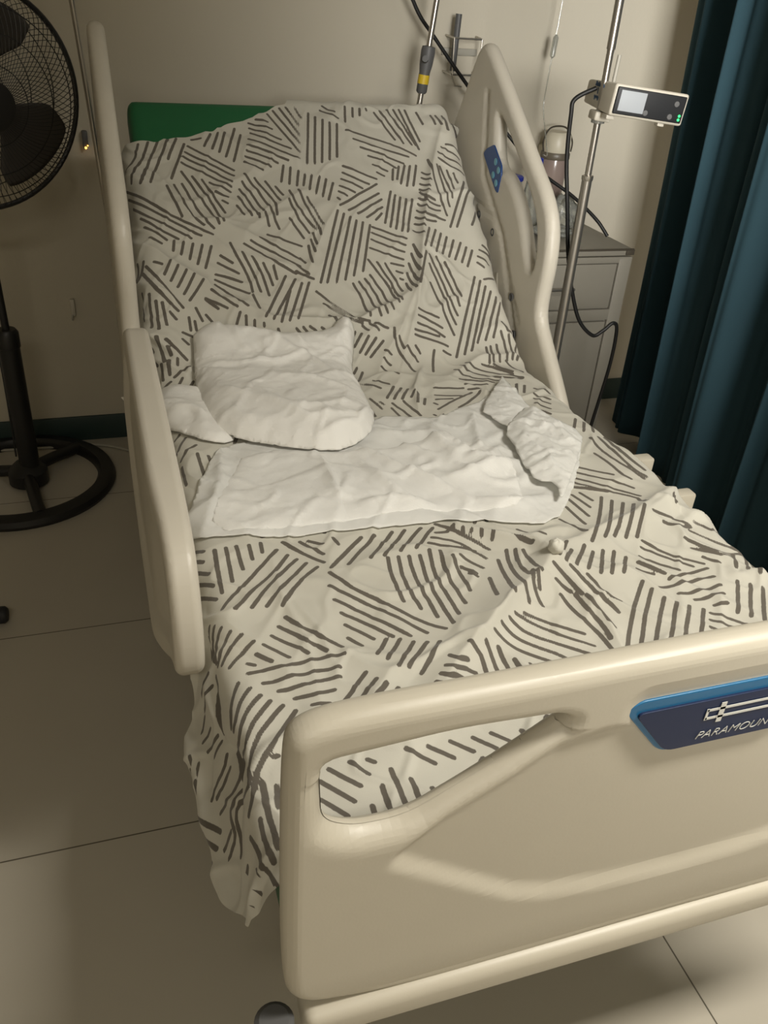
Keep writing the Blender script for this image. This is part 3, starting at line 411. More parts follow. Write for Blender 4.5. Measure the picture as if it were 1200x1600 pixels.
f_.build('chassis', M_METAL, bedo)
for sx in (-1, 1):
    for y in (.48, 1.88):
        q = MB().tube([(sx*.33, y, .19), (sx*.33, y, .11)], .02, 10).box((sx*.33, y, .11), (.05, .07, .05), .01).build('caster', M_PLAST2, bedo)
        MB().lathe([(.02, -.016), (.055, -.016), (.062, -.008), (.062, .008), (.055, .016), (.02, .016)], (sx*.33, y, .062), 24, (1, 0, 0)).build('wheel', M_DARK, q)

# footboard: outline in (x, z)
ZB, ZT = .497, .925
out = [(-.452, .56), (-.452, .89), (-.444, .918), (-.40, .929), (-.25, .9285), (0, .934), (.25, .9285), (.40, .929), (.444, .918), (.452, .89), (.452, .56),
       (.44, .52), (.40, .499), (.30, .487), (.16, .487), (0, .492), (-.16, .487), (-.30, .487), (-.40, .499), (-.44, .52)]
OUT = chaikin(out, 3)
def hole(sg):
    h = [(-.419, .878), (-.414, .79), (-.385, .772), (-.333, .770), (-.255, .815), (-.187, .862), (-.184, .873), (-.20, .881), (-.30, .886)]
    h = rounded(h, [.016, .022, .03, .04, .05, .012, .008, .02, .03], 5)
    return [Vector((sg*-p.x, p.y)) for p in h]
HL, HR = hole(-1), hole(1)
crease_x = np.array([0, .10, .164, .206, .239, .329, .382, .431, .46]); crease_z = np.array([.583, .588, .597, .612, .635, .701, .741, .768, .78])
diag_x = np.array([0, .15, .192, .239, .299, .345, .36, .5]); diag_z = np.array([.862, .862, .853, .820, .784, .746, .72, .60])
def dist_loop(P, L):
    b = 9.
    for i in range(len(L)):
        a_, c_2 = L[i], L[(i+1) % len(L)]; d = c_2-a_; ll = d.length_squared
        if ll < 1e-12: continue
        u = max(0, min(1, (P-a_).dot(d)/ll)); b = min(b, (P-a_-d*u).length)
    return b
HLs, HRs = [HL[i] for i in range(0, len(HL), 2)], [HR[i] for i in range(0, len(HR), 2)]
def foot_relief(x, z):
    ax = abs(x); zc = float(np.interp(ax, crease_x, crease_z)); zd = float(np.interp(ax, diag_x, diag_z))
    k = max(0, min(1, (z-zc)/.026)); k2 = max(0, min(1, (zd-z)/.026)); k = k*k*(3-2*k); k2 = k2*k2*(3-2*k2)
    h = -.0085*k*k2
    h -= .004*max(0, min(1, (.56-z)/.05))**2
    D = dist_loop(Vector((x, z)), HLs if x < 0 else HRs)       # wide soft rim round the grip openings
    if z < .86: h -= .009*max(0, 1-D/.026)**2
    # recess that carries the name plate
    px = max(abs(x)-.105, 0); pz = max(abs(z-.84)-.034, 0); D = math.hypot(px, pz)
    h = min(h, -.0045*max(0, min(1, 1.4-D/.02)))
    return h
v, f = plate([OUT, HL, HR], .036, .0165, lambda u, q, z: (u, -.012-z, q), .0045, foot_relief, seg=6)
fb = obj('footboard', v, f, M_PLAST, bedo); clean(fb)
YF = -.0270
# name plate
pl = rounded([(-.131, .872), (-.112, .880), (.112, .880), (.131, .872), (.075, .803), (-.075, .803)], [.006, .006, .006, .006, .014, .014], 5)
v, f = plate([pl], .006, .0015, lambda u, q, z: (u, YF+.006-.004-z, q)); o = obj('name_plate', v, f, M_TEALEDGE, fb); clean(o); o['label'] = 'blue name plate with white lettering'
pl = rounded([(-.119, .8665), (.119, .8665), (.071, .8055), (-.071, .8055)], [.012, .012, .012, .012], 5)
v, f = plate([pl], .003, .0006, lambda u, q, z: (u, YF-.0020-z, q)); o = obj('plate_face', v, f, M_NAVY, fb); clean(o)
m_ = MB()
YL = YF-.0045
m_.box((-.0350, YL, .8480), (.0028, .0006, .0150)).box((.062, YL, .8535), (.170, .0006, .0030)).box((.062, YL, .8425), (.170, .0006, .0030))
m_.box((-.029, YL, .8535), (.013, .0006, .0030)).box((-.029, YL, .8425), (.013, .0006, .0030)).box((-.018, YL, .8480), (.0062, .0006, .0260)).box((.0780, YL, .8480), (.0028, .0006, .0150))
m_.f = [q for q in m_.f]
lg = m_.build('bed_emblem', M_WHITEPRINT, fb, smooth=False)
def text_mesh(body, size, shear, fmap, name, m, parent, width=None, off=0.):
    cu = bpy.data.curves.new('t', 'FONT'); cu.body = body; cu.size = size; cu.shear = shear; cu.align_x = 'CENTER'; cu.extrude = .0003; cu.offset = off
    o = bpy.data.objects.new('t', cu); col.objects.link(o); dg = bpy.context.evaluated_depsgraph_get(); dg.update()
    me = bpy.data.meshes.new_from_object(o.evaluated_get(dg)); bpy.data.objects.remove(o)
    vs = [v.co.copy() for v in me.vertices]; fs = [list(p.vertices) for p in me.polygons]
    wd = max(v.x for v in vs)-min(v.x for v in vs); k = width/wd if width else 1
    return obj(name, [fmap(v.x*k, v.y, v.z) for v in vs], fs, m, parent, smooth=False)
text_mesh('PARAMOUNT BED', .0145, .35, lambda x, y, z: (.0250+x, YL-z, .8150+y), 'lettering', M_WHITEPRINT, fb, .130, -.00035)
# bumper under the footboard
bp = MB().box((0, -.012, .4765), (.86, .052, .045), .014, seg=4).box((0, .02, .452), (.80, .05, .03), .008).build('bumper', M_PLAST, bedo)
for sx in (-1, 1):
    MB().lathe([(.004, -.014), (.016, -.014), (.0215, -.009), (.0215, .009), (.016, .014), (.004, .014)], (sx*.460, -.020, .478), 24).build('corner_roller', M_GREYP, bedo)

# side rails; outline in (y, z)
head_out = [(1.12, .53), (1.19, .603), (1.30, .70), (1.343, .739), (1.350, .788), (1.338, .878), (1.354, .968), (1.411, 1.031), (1.501, 1.087), (1.586, 1.147), (1.695, 1.221), (1.79, 1.285), (1.845, 1.318),
            (1.89, 1.305), (1.925, 1.25), (1.962, 1.191), (2.02, 1.10), (2.05, 1.045), (2.04, .95), (1.99, .85), (1.92, .74), (1.84, .62), (1.70, .52), (1.45, .48), (1.20, .48)]
head_hole = [(1.727, 1.165), (1.665, 1.135), (1.591, 1.086), (1.482, 1.012), (1.424, .953), (1.405, .88), (1.412, .838), (1.44, .849), (1.512, .958), (1.606, 1.03), (1.694, 1.042), (1.719, 1.127)]
HO = chaikin(head_out, 2); HH = chaikin(head_hole, 2)
def seg_d(P, a_, b_):
    a_ = Vector(a_); b_ = Vector(b_); d = b_-a_; u = max(0, min(1, (P-a_).dot(d)/d.length_squared)); return (P-a_-d*u).length
def head_relief(y, z):
    P = Vector((y, z)); h = 0
    D = min(seg_d(P, (1.80, 1.20), (1.76, 1.00)), seg_d(P, (1.76, 1.00), (1.60, .88)), seg_d(P, (1.60, .88), (1.45, .66)))
    h -= .009*max(0, 1-D/.020)**2
    D = min(seg_d(P, (1.80, .93), (1.62, .90)), seg_d(P, (1.62, .90), (1.44, .70)), seg_d(P, (1.80, .93), (1.70, .80)))
    h -= .005*max(0, 1-D/.008)
    return h
def head_rail(xc, sg):
    # sg = side of the mattress as seen from the rail
    v, f = plate([HO, HH], .040, .0185, lambda u, q, z: (xc+sg*z, u, q), .012, head_relief)
    r = obj('side_rail', v, f, M_PLAST2, bedo); clean(r)
    xi = xc+sg*.0195
    dec = [(1.775, 1.056), (1.757, 1.071), (1.715, 1.087), (1.654, 1.047), (1.647, 1.026), (1.656, .976), (1.671, .979), (1.768, 1.049)]
    v, f = plate([rounded(dec, .006, 3)], .004, .001, lambda u, q, z: (xi+sg*(.0005+z), u, q)); p_ = obj('control_panel', v, f, M_BLUE, r); clean(p_); p_['label'] = 'blue control sticker on the rail'
    for i, (y, z) in enumerate([(1.689, 1.049), (1.666, 1.032), (1.695, 1.015), (1.671, .999)]):
        MB().lathe([(.004, 0), (.009, .001), (.009, .002), (.001, .0028)], (xi+sg*.002, y, z), 16, (sg, 0, 0)).build('button', M_BLUE2, p_)
    for y, z in [(1.759, .898), (1.659, .874), (1.496, .747), (1.454, .659)]:
        MB().lathe([(.0105, -.002), (.0105, .0015), (.007, .0018), (.006, .0004), (.001, .0004)], (xi, y, z), 20, (sg, 0, 0)).build('screw_cover', M_GREYP, r)
    MB().tube([(xc, 1.60, .78), (xc-sg*-.01, 1.55, .60), (xc+sg*.05, 1.50, .48)], .022, 12).build('rail_arm', M_PLAST, r)
    return r
head_rail(.50, -1); head_rail(-.499, 1)
foot_out = [(1.20, .60), (1.20, .79), (1.18, .828), (1.10, .836), (.55, .832), (.43, .815), (.385, .77), (.365, .70), (.375, .62), (.44, .60), (.50, .56), (.62, .505), (.85, .47), (1.10, .47), (1.18, .50)]
FO_ = chaikin(foot_out, 3); FO_S = FO_[::4]
fh = chaikin([(1.22, .77), (1.22, .66), (1.1, .62), (.80, .61), (.62, .66), (.56, .74), (.62, .78), (.9, .785)], 2)
def foot_rail_relief(y, z):
    P = Vector((y, z)); D = dist_loop(P, FO_S); k = max(0, min(1, (D-.035)/.02)); return -.010*k*k*(3-2*k)
v, f = plate([FO_], .040, .013, lambda u, q, z: (-.492-z-(.020*float(sst(u, .40, .62))*(.4+.6*float(sst(.84-q, 0, .2))) if z > 0 else 0), u, q), .012, foot_rail_relief)
fr = obj('side_rail', v, f, M_PLAST2, bedo); clean(fr); fr['label'] = 'foot end side rail, raised'
MB().tube([(-.497, .9, .50), (-.47, .9, .44), (-.40, .9, .44)], .02, 10).build('rail_arm', M_METAL, fr)
# lowered foot-end rail on the right: only its tips show
low = [(u, q-.34) for u, q in [(p.x, p.y) for p in FO_]]
lh = [(p.x, p.y-.34) for p in fh]
v, f = plate([[Vector(p) for p in low], [Vector(p) for p in lh]], .040, .018, lambda u, q, z: (.53+z, u, q), .02, None)
lr = obj('side_rail', v, f, M_PLAST2, bedo); clean(lr)
for y in (.705, .855): MB().box((.520, y, .54), (.040, .03, .13), .005).build('rail_bracket', M_PLAST, lr)

# ---------------------------------------------------------------- mattress
ns, nt_ = 40, 150
HWm, THm = .438, .10
ring = []
for (x, d) in [(p.x, p.y) for p in rounded([(-HWm, -.007), (HWm, -.007), (HWm, -THm), (-HWm, -THm)], .03, 6)]: ring.append((x, d))
tt = np.linspace(.004, T3+.02, nt_); yy, zz, aa = profile(tt); vs = []; fs = []
K = len(ring)
for i in range(nt_):
    e = min(i, nt_-1-i); sh = .007*max(0, 1-e/2)**2
    for x, d in ring:
        x2 = x-math.copysign(sh, x); d2 = d*(1) if sh == 0 else max(min(d, -.007-sh), -THm+sh)
        vs.append((x2, yy[i]-d2*math.sin(min(aa[i], TH)), zz[i]+d2*math.cos(min(aa[i], TH))))
for i in range(nt_-1):
    for j in range(K): fs.append((i*K+j, i*K+(j+1) % K, (i+1)*K+(j+1) % K, (i+1)*K+j))
fs.append(tuple(range(K))); fs.append(tuple((nt_-1)*K+j for j in range(K-1, -1, -1)))
mt = obj('mattress', vs, fs, M_GREEN); clean(mt); sharp(mt)
tag(mt, 'green vinyl mattress showing above the slipped sheet at the head', 'mattress')

# ---------------------------------------------------------------- printed bed sheet
SS = np.arange(-.625, .6001, .0032); NT = 700
se = np.array(SHEET_EDGE)
t1 = np.where(SS < se[0, 0], se[0, 1]-.02*sst(-SS, .48, .6), np.interp(SS, se[:, 0], se[:, 1]))
t1 = np.where(SS > se[-1, 0], se[-1, 1]+(T4+.10-se[-1, 1])*sst(SS, se[-1, 0], se[-1, 0]+.07), t1)
t1 = t1+.002*np.sin(SS*90)
vv = np.linspace(0, 1, NT)
S_, V_ = np.meshgrid(SS, vv, indexing='ij')
t0 = (-.09+.095*sst(np.abs(SS), .40, .46))[:, None]
T_ = t0+V_*(t1[:, None]-t0)
# hem line at the sides wanders a little; bunched shorter along the rails
lim = np.where(S_ < 0, .590-.05*sst(T_, .3, .45)+.085*sst(T_, 1.60, 1.70)+.006*np.sin(T_*40), .555-.04*(1-sst(T_, .02, .25))+.006*np.sin(T_*31))
lim = .50+(lim-.50)*sst(T_, -.02, .12)
A_ = np.abs(S_); S2 = np.where(A_ > .42, np.sign(S_)*(.42+(A_-.42)*(lim-.42)/np.where(S_ < 0, .205, .18)), S_)
P = bed(S2, T_)
# print: distance from every point of the cloth to the middle of the nearest printed bar
polys = [np.array([[float(a)/1000 for a in q.split(',')] for q in l.split(' ')]) for l in STROKES.split(';')]
D_ = np.full(S2.shape, .05)
def stamp(L, test=None):
    for k in range(len(L)-1):
        a_, b_ = L[k], L[k+1]; W = .02
        s0, s1 = min(a_[0], b_[0])-W, max(a_[0], b_[0])+W; i0 = max(0, int((s0+.64)/.0032)-8); i1 = min(len(SS), int((s1+.64)/.0032)+8)
        if i1 <= i0: continue
        sub = (slice(i0, i1),); s = S2[sub]; t = T_[sub]; d = b_-a_; ll = max(d@d, 1e-9)
        m = (t > min(a_[1], b_[1])-W) & (t < max(a_[1], b_[1])+W)
        if not m.any(): continue
        u = np.clip(((s[m]-a_[0])*d[0]+(t[m]-a_[1])*d[1])/ll, 0, 1)
        q = np.hypot(s[m]-a_[0]-u*d[0], t[m]-a_[1]-u*d[1]); dd = D_[sub]; dd[m] = np.minimum(dd[m], q)
for L in polys: stamp(L)
allp = np.concatenate([np.concatenate([L[:-1]+(L[1:]-L[:-1])*k for k in (0, .25, .5, .75)]+[L[-1:]]) for L in polys])
rs = np.random.RandomState(3)
def inside(p, O):
    c = False
    for i in range(len(O)):
        a_, b_ = O[i-1], O[i]
        if (a_[1] > p[1]) != (b_[1] > p[1]) and p[0] < (b_[0]-a_[0])*(p[1]-a_[1])/(b_[1]-a_[1])+a_[0]: c = not c
    return c
def hidden(p): return abs(p[0]) > .50 or p[1] > T3+.04 or p[1] < -.03 or inside(p, PAD_OUTLINES['spread']) or inside(p, PAD_OUTLINES['bunched'])
for gs in np.arange(-.60, .62, .125):
    for gt in np.arange(-.06, 2.25, .12):
        c0 = np.array([gs, gt])+rs.uniform(-.015, .015, 2); an = rs.uniform(0, PI); n_ = rs.randint(5, 8); dx = np.array([math.cos(an), math.sin(an)]); dy = np.array([-dx[1], dx[0]])
        for k in range(n_):
            o_ = (k-(n_-1)/2)*.0185; hl = rs.uniform(.028, .05)
            L = np.array([c0+dy*o_-dx*hl+dx*q for q in np.linspace(0, 2*hl, 5)])
            if not hidden(c0): continue
            near = np.sqrt(((allp[None]-L[:, None])**2).sum(-1)).min(1)
            ok = near > .0155
            if ok.sum() >= 2:
                idx = np.where(ok)[0]; idx = idx[:np.argmax(np.diff(np.r_[idx, 99]) > 1)+1]
                if len(idx) >= 2: stamp(L[idx]); allp = np.concatenate([allp, L[idx]])
n0, n1 = S2.shape
idx = np.arange(n0*n1).reshape(n0, n1)
F_ = np.stack([idx[:-1, :-1], idx[1:, :-1], idx[1:, 1:], idx[:-1, 1:]], -1).reshape(-1, 4)
me = bpy.data.meshes.new('bed_sheet'); me.vertices.add(n0*n1); me.vertices.foreach_set('co', P.reshape(-1, 3).astype(np.float32).ravel())
me.loops.add(F_.size); me.loops.foreach_set('vertex_index', F_.ravel().astype(np.int32))
me.polygons.add(len(F_)); me.polygons.foreach_set('loop_start', np.arange(0, F_.size, 4, dtype=np.int32)); me.polygons.foreach_set('loop_total', np.full(len(F_), 4, dtype=np.int32))
me.update(calc_edges=True); me.polygons.foreach_set('use_smooth', [True]*len(F_)); me.materials.append(M_SHEET)
at = me.attributes.new('print_distance', 'FLOAT', 'POINT'); at.data.foreach_set('value', D_.ravel().astype(np.float32))
me.validate()
sheet = bpy.data.objects.new('bed_sheet', me); col.objects.link(sheet)
tag(sheet, 'rumpled off-white bed sheet printed with grey bars in slanting patches', 'bed sheet')
# twisted knot of cloth
kp = Vector(bed(np.array([KNOT[0]]), np.array([KNOT[1]]))[0])
vs = []; fs = []; nu, nv = 20, 14
for i in range(nv+1):
    th = PI*i/nv
    for j in range(nu):
        a = 2*PI*j/nu; r = .0125*(1+.07*math.sin(5*a+3*th)+.05*math.sin(3*a-4*th)); vs.append(kp+Vector((r*math.sin(th)*math.cos(a), r*math.sin(th)*math.sin(a), .008+1.05*r*math.cos(th))))
for i in range(nv):
    for j in range(nu): fs.append((i*nu+j, i*nu+(j+1) % nu, (i+1)*nu+(j+1) % nu, (i+1)*nu+j))
k_ = obj('knot', vs, fs, M_COTTON, sheet); clean(k_); k_['label'] = 'plain white knot of cloth'

# ---------------------------------------------------------------- underpads
def edge_dist(s, t, L):
    b = np.full(s.shape, 9.)
    for i in range(len(L)):
        a_, c2 = L[i], L[(i+1) % len(L)]; d = np.array([c2[0]-a_[0], c2[1]-a_[1]]); ll = max(d@d, 1e-10)
        u = np.clip(((s-a_[0])*d[0]+(t-a_[1])*d[1])/ll, 0, 1); b = np.minimum(b, np.hypot(s-a_[0]-u*d[0], t-a_[1]-u*d[1]))
    return b
def pad(name, key, m, lift, thick, edge, crink, parent=None, folds=None, extra=None, seed=0, smooth_it=1, rim=0.):
    L = chaikin(PAD_OUTLINES[key], smooth_it)
    L2 = []
    for i in range(len(L)):
        a_, b_ = L[i], L[(i+1) % len(L)]; n = max(1, int((b_-a_).length/.012))
        for k in range(n): L2.append(a_.lerp(b_, k/n))
    L = [p+Vector((.0022*noise.noise((p.x*60, p.y*60, seed)), .0022*noise.noise((p.x*60, p.y*60, seed+5)))) for p in L2]
    bm = bmesh.new(); vsb = [bm.verts.new((p.x, p.y, 0)) for p in L]; ed = [bm.edges.new((vsb[i], vsb[(i+1) % len(vsb)])) for i in range(len(vsb))]
    bmesh.ops.triangle_fill(bm, use_beauty=True, edges=ed)
    xs = [p.x for p in L]; ys = [p.y for p in L]; cell = .0065
    for ax, lo, hi in ((0, min(xs), max(xs)), (1, min(ys), max(ys))):
        k = lo+cell*.7
        while k < hi:
            bmesh.ops.bisect_plane(bm, geom=bm.verts[:]+bm.edges[:]+bm.faces[:], dist=1e-6, plane_co=(k, 0, 0) if ax == 0 else (0, k, 0), plane_no=(1, 0, 0) if ax == 0 else (0, 1, 0)); k += cell
    bmesh.ops.remove_doubles(bm, verts=bm.verts, dist=.0011); bmesh.ops.dissolve_degenerate(bm, dist=.0004, edges=bm.edges)
    bmesh.ops.triangulate(bm, faces=bm.faces); bm.verts.index_update()
    s = np.array([v.co.x for v in bm.verts]); t = np.array([v.co.y for v in bm.verts]); e = edge_dist(s, t, L)
    h = lift+thick*(1-np.exp(-e/edge))+fold_h(s, t, folds or [])
    for sc, am, sd in ((11, 1, 1), (26, .6, 2), (60, .4, 3)):
        rg = 1-np.abs(vnoise(s*sc+t*sc*.4, t*sc-s*sc*.3, sd+seed)); h = h+crink*am*sst(rg, .58, 1.02)*sst(e, 0, .02)
    h = h+rim*np.exp(-(e/.006)**2)
    if extra is not None: h = h+extra(s, t, e)
    Pp, Nn = base(s, t); Pp = Pp+Nn*(sheet_h(s, t)+h)[:, None]
    fs = [[v.index for v in f.verts] for f in bm.faces]; bm.free()
    o = obj(name, Pp, fs, m, parent)
    bm = bmesh.new(); bm.from_mesh(o.data); bmesh.ops.recalc_face_normals(bm, faces=bm.faces)
    if sum(f.normal.z*f.calc_area() for f in bm.faces) < 0: bmesh.ops.reverse_faces(bm, faces=bm.faces)
    bm.to_mesh(o.data); bm.free()
    md = o.modifiers.new('solid', 'SOLIDIFY'); md.thickness = .0012; md.offset = 1
    return o
sm_r = lambda s, t, e: .0
sp = pad('underpad', 'spread', M_FILM, .0035, .002, .01, .0016, folds=PAD_FOLDS['spread'], seed=1, rim=.001)
tag(sp, 'white disposable underpad spread wrinkled across the middle of the bed', 'underpad')
o = pad('absorbent_core', 'core', M_PAD, .0055, .005, .008, .0016, parent=sp, folds=PAD_FOLDS['spread'], seed=1, smooth_it=1); o['label'] = 'quilted middle of the pad'
pad('film_corner', 'flap', M_FILM, .018, .006, .02, .004, parent=sp, seed=4, smooth_it=0)['label'] = 'translucent turned up corner'
pad('film_edge', 'flap2', M_FILM, .020, .014, .02, .005, parent=sp, seed=6, smooth_it=1, rim=.003)['label'] = 'translucent bunched plastic edge'
st = pad('underpad', 'strip', M_PADP, .006, .018, .02, .0015, folds=PAD_FOLDS['strip'], seed=9)
tag(st, 'folded white pad end reaching under the left side rail', 'underpad')
v = [(-.500, 1.24, .655), (-.536, 1.20, .667), (-.517, 1.17, .682), (-.514, 1.17, .664), (-.522, 1.18, .650), (-.500, 1.20, .642)]
obj('pad_tip', v+[(x, y, z-.002) for x, y, z in v], [(0, 1, 2, 3, 4, 5), (11, 10, 9, 8, 7, 6)]+[(i, i+6, (i+1) % 6+6, (i+1) % 6) for i in range(6)], M_PADP, st, smooth=False)
bn = pad('underpad', 'bunched', M_PADP, .014, .040, .022, .0022, folds=PAD_FOLDS['bunched'], seed=12, smooth_it=1)
tag(bn, 'puffy crumpled white underpad lying nearest the raised backrest', 'underpad')

# ---------------------------------------------------------------- fan
FC = Vector((-.775, 1.899, 1.132)); az, el = .528, -.103; FR_ = .25
nrm = Vector((math.sin(az)*math.cos(el), -math.cos(az)*math.cos(el), math.sin(el)))
fa = nrm.cross(Vector((0, 0, 1))).normalized(); fbv = fa.cross(nrm)
fan = thing('stand_fan', (-.84, 2.08, 0), 'black pedestal fan with wire guard standing left of the bed', 'fan')
def fp(r, th, w): return FC+(fa*math.cos(th)+fbv*math.sin(th))*r+nrm*w
g = MB().tube([fp(FR_, 2*PI*k/72, 0) for k in range(72)], .0065, 8, closed=True)
g.build('guard_ring', M_FAN, fan)
def wires(front):
    g = MB(); n = 96; sg = 1 if front else -1
    for k in range(n):
        th = 2*PI*k/n; pts = []
        for j in range(11):
            u = j/10; r = .055+(FR_-.055)*u
            w = sg*(.055*math.sqrt(max(0, 1-u**3.2)))
            pts.append(fp(r, th+sg*.42*(1-u)**1.0, w))
        g.tube(pts, .00095, 4, caps=False)
    for u in (.18, .52, .80):
        r = .055+(FR_-.055)*u; w = sg*(.055*math.sqrt(1-u**3.2)); g.tube([fp(r, 2*PI*k/64, w) for k in range(64)], .0013, 5, closed=True)
    g.tube([fp(.056, 2*PI*k/32, sg*.055) for k in range(32)], .002, 5, closed=True)
    return g.build('front_guard' if front else 'rear_guard', M_FAN, fan)
wires(True); wires(False)
MB().lathe([(.002, 0), (.05, 0), (.056, .004), (.056, .010), (.045, .014), (.002, .014)], FC+nrm*.050, 32, nrm).build('badge', M_FAN, fan)
for b in range(3):
    th0 = math.radians(-28)+2*PI*b/3; vs = []; fs = []; nr, na = 14, 16
    for i in range(nr+1):
        u = i/nr; r = .035+.185*u
        for j in range(na+1):
            q = j/na-.5; span = (.55+.75*math.sin(min(u*1.25, 1)*PI/2))*(1-.25*max(0, u-.7)/.3)
            rr = r*(1-.10*max(0, abs(q)*2-.6)**2*u) if i == nr else r
            vs.append(fp(rr, th0+q*span+.35*u-.1, .018*(-q*2)*(.6+.4*u)))
    for i in range(nr):
        for j in range(na): fs.append((i*(na+1)+j, i*(na+1)+j+1, (i+1)*(na+1)+j+1, (i+1)*(na+1)+j))
    o = obj('blade', vs, fs, M_BLADE, fan); md = o.modifiers.new('solid', 'SOLIDIFY'); md.thickness = .002
MB().lathe([(.002, -.03), (.036, -.03), (.04, .0), (.036, .022), (.002, .03)], FC, 24, nrm).build('hub', M_FAN, fan)
MB().lathe([(.03, -.20), (.06, -.19), (.075, -.15), (.078, -.09), (.065, -.06), (.02, -.055)], FC, 32, nrm).build('motor_housing', M_FAN, fan)
BX, BY = -.84, 2.08
pc = Vector((BX+.02, BY-.02, 0))
MB().lathe([(.030, .02), (.030, .46), (.033, .462), (.033, .505), (.026, .515), (.014, .515)], (BX+.015, BY-.02, 0), 24).build('pole_sleeve', M_FAN, fan)
pe = FC-nrm*.13
MB().tube([(BX+.015, BY-.02, .50), (BX+.01, BY-.02, .85), (pe.x, pe.y, pe.z-.10), (pe.x, pe.y, pe.z-.04)], .011, 12).build('pole', M_FAN, fan)
g = MB(); 
# ring base: flat band with a rounded edge
rb = [(.235, 0), (.285, 0), (.290, .012), (.284, .028), (.270, .034), (.245, .034), (.235, .02)]; n = 72; vs = []; fs = []; K = len(rb)
for k in range(n):
    a = 2*PI*k/n
    for r, z in rb: vs.append((BX-.02+r*math.cos(a), BY-.01+r*math.sin(a), z))
for k in range(n):
    for j in range(K): fs.append((k*K+j, k*K+(j+1) % K, ((k+1) % n)*K+(j+1) % K, ((k+1) % n)*K+j))
o = obj('base_ring', vs, fs, M_FAN, fan); clean(o); sharp(o)
g = MB()
for a in (math.radians(-75), math.radians(45), math.radians(165)):
    e = Vector((math.cos(a), math.sin(a), 0)); g.tube([Vector((BX, BY-.01, .045)), Vector((BX-.01, BY-.01, .035))+e*.13, Vector((BX-.02, BY-.01, .02))+e*.25], .019, 10)
g.lathe([(.06, .01), (.06, .05), (.035, .075), (.02, .08)], (BX+.005, BY-.015, 0), 24)
g.build('base_spokes', M_FAN, fan)

# leg with cap coming in from the left
lg_ = thing('equipment_leg', (-.95, 1.37, 0), 'black rounded leg end on the floor at the left edge', 'leg')
MB().tube([(-1.25, 1.42, .05), (-1.05, 1.385, .035), (-.90, 1.362, .028)], [.014, .016, .018], 14).build('leg', M_FAN, lg_)
MB().lathe([(.004, -.022), (.019, -.020), (.022, -.01), (.022, .016), (.017, .022), (.004, .024)], (-.885, 1.36, .026), 20, (1, -.15, 0)).build('end_cap', M_DARK, lg_)

# cables behind the fan
tag(MB().tube(spline([(-.98, 2.31, .62), (-.90, 2.30, .52), (-.875, 2.22, .35), (-.87, 2.14, .06)], 8), .003, 8).build('fan_cord', M_CABLE), 'thin dark cord hanging down beside the fan pole', 'cord')
tag(MB().tube(spline([(-.98, 2.30, .006), (-.8, 2.29, .006), (-.62, 2.28, .006), (-.50, 2.20, .006), (-.44, 2.10, .006)], 10), .0045, 8).build('floor_cable', M_METAL), 'grey cable lying on the floor along the back wall', 'cable')

# ---------------------------------------------------------------- iv poles at the head of the bed
p1 = thing('iv_pole', (-.535, 2.15, 0), 'thin steel drip pole behind the left head rail', 'drip pole')
MB().tube([(-.490, 2.15, .5), (-.543, 2.15, 1.34), (-.569, 2.15, 1.75)], .0075, 14).build('pole', M_STEEL, p1)
MB().box((-.48, 2.13, .50), (.07, .06, .05), .008).build('socket', M_METAL, p1)
MB().tube([(-.569, 2.15, 1.75), (-.52, 2.15, 1.79), (-.47, 2.15, 1.77)], .004, 8).build('hook', M_STEEL, p1)
MB().tube([(-.490, 2.15, .5), (-.470, 2.15, .03)], .010, 12).lathe([(.045, 0), (.045, .012), (.02, .03)], (-.470, 2.15, 0), 28).build('foot', M_METAL, p1)
p2 = thing('iv_pole', (.41, 2.12, 0), 'steel drip pole with a grey clamp rising behind the top right of the backrest', 'drip pole')
def q2(z): return Vector((.372+(z-.9)*.105+.012, 2.12, z))
MB().tube([q2(.03), q2(1.0), q2(1.8)], .0085, 16).build('pole', M_STEEL, p2)
MB().lathe([(.10, 0), (.10, .012), (.02, .03)], (q2(0).x, 2.12, 0), 28).build('foot', M_METAL, p2)
MB().lathe([(.012, -.075), (.016, -.07), (.016, -.02), (.019, .0), (.021, .035), (.019, .048), (.010, .05)], q2(1.235), 20, (.105, 0, 1)).build('clamp', M_GREYP, p2)
MB().lathe([(.0166, 0), (.0166, .024)], q2(1.186), 20, (.105, 0, 1)).build('clamp_band', M_YEL, p2)
MB().tube([q2(1.25)+Vector((-.012, -.02, 0)), q2(1.25)+Vector((-.018, -.035, .004))], .009, 12).build('clamp_knob', M_GREYP, p2)

# little charger with amber lights beside the left rail
ch = thing('nurse_call_unit', (-.575, YW, .98), 'small dark wall device with two amber lights left of the bed rail', 'wall device')
MB().box((-.549, YW-.012, .985), (.016, .024, .045), .004).build('housing', M_GREYP, ch)
MB().lathe([(.001, 0), (.0035, 0), (.003, .002)], (-.549, YW-.0245, .962), 12, (0, -1, 0)).build('light', M_LEDO, ch)
MB().lathe([(.001, 0), (.002, 0), (.0018, .002)], (-.543, YW-.0245, .968), 12, (0, -1, 0)).build('light', M_LEDO, ch)

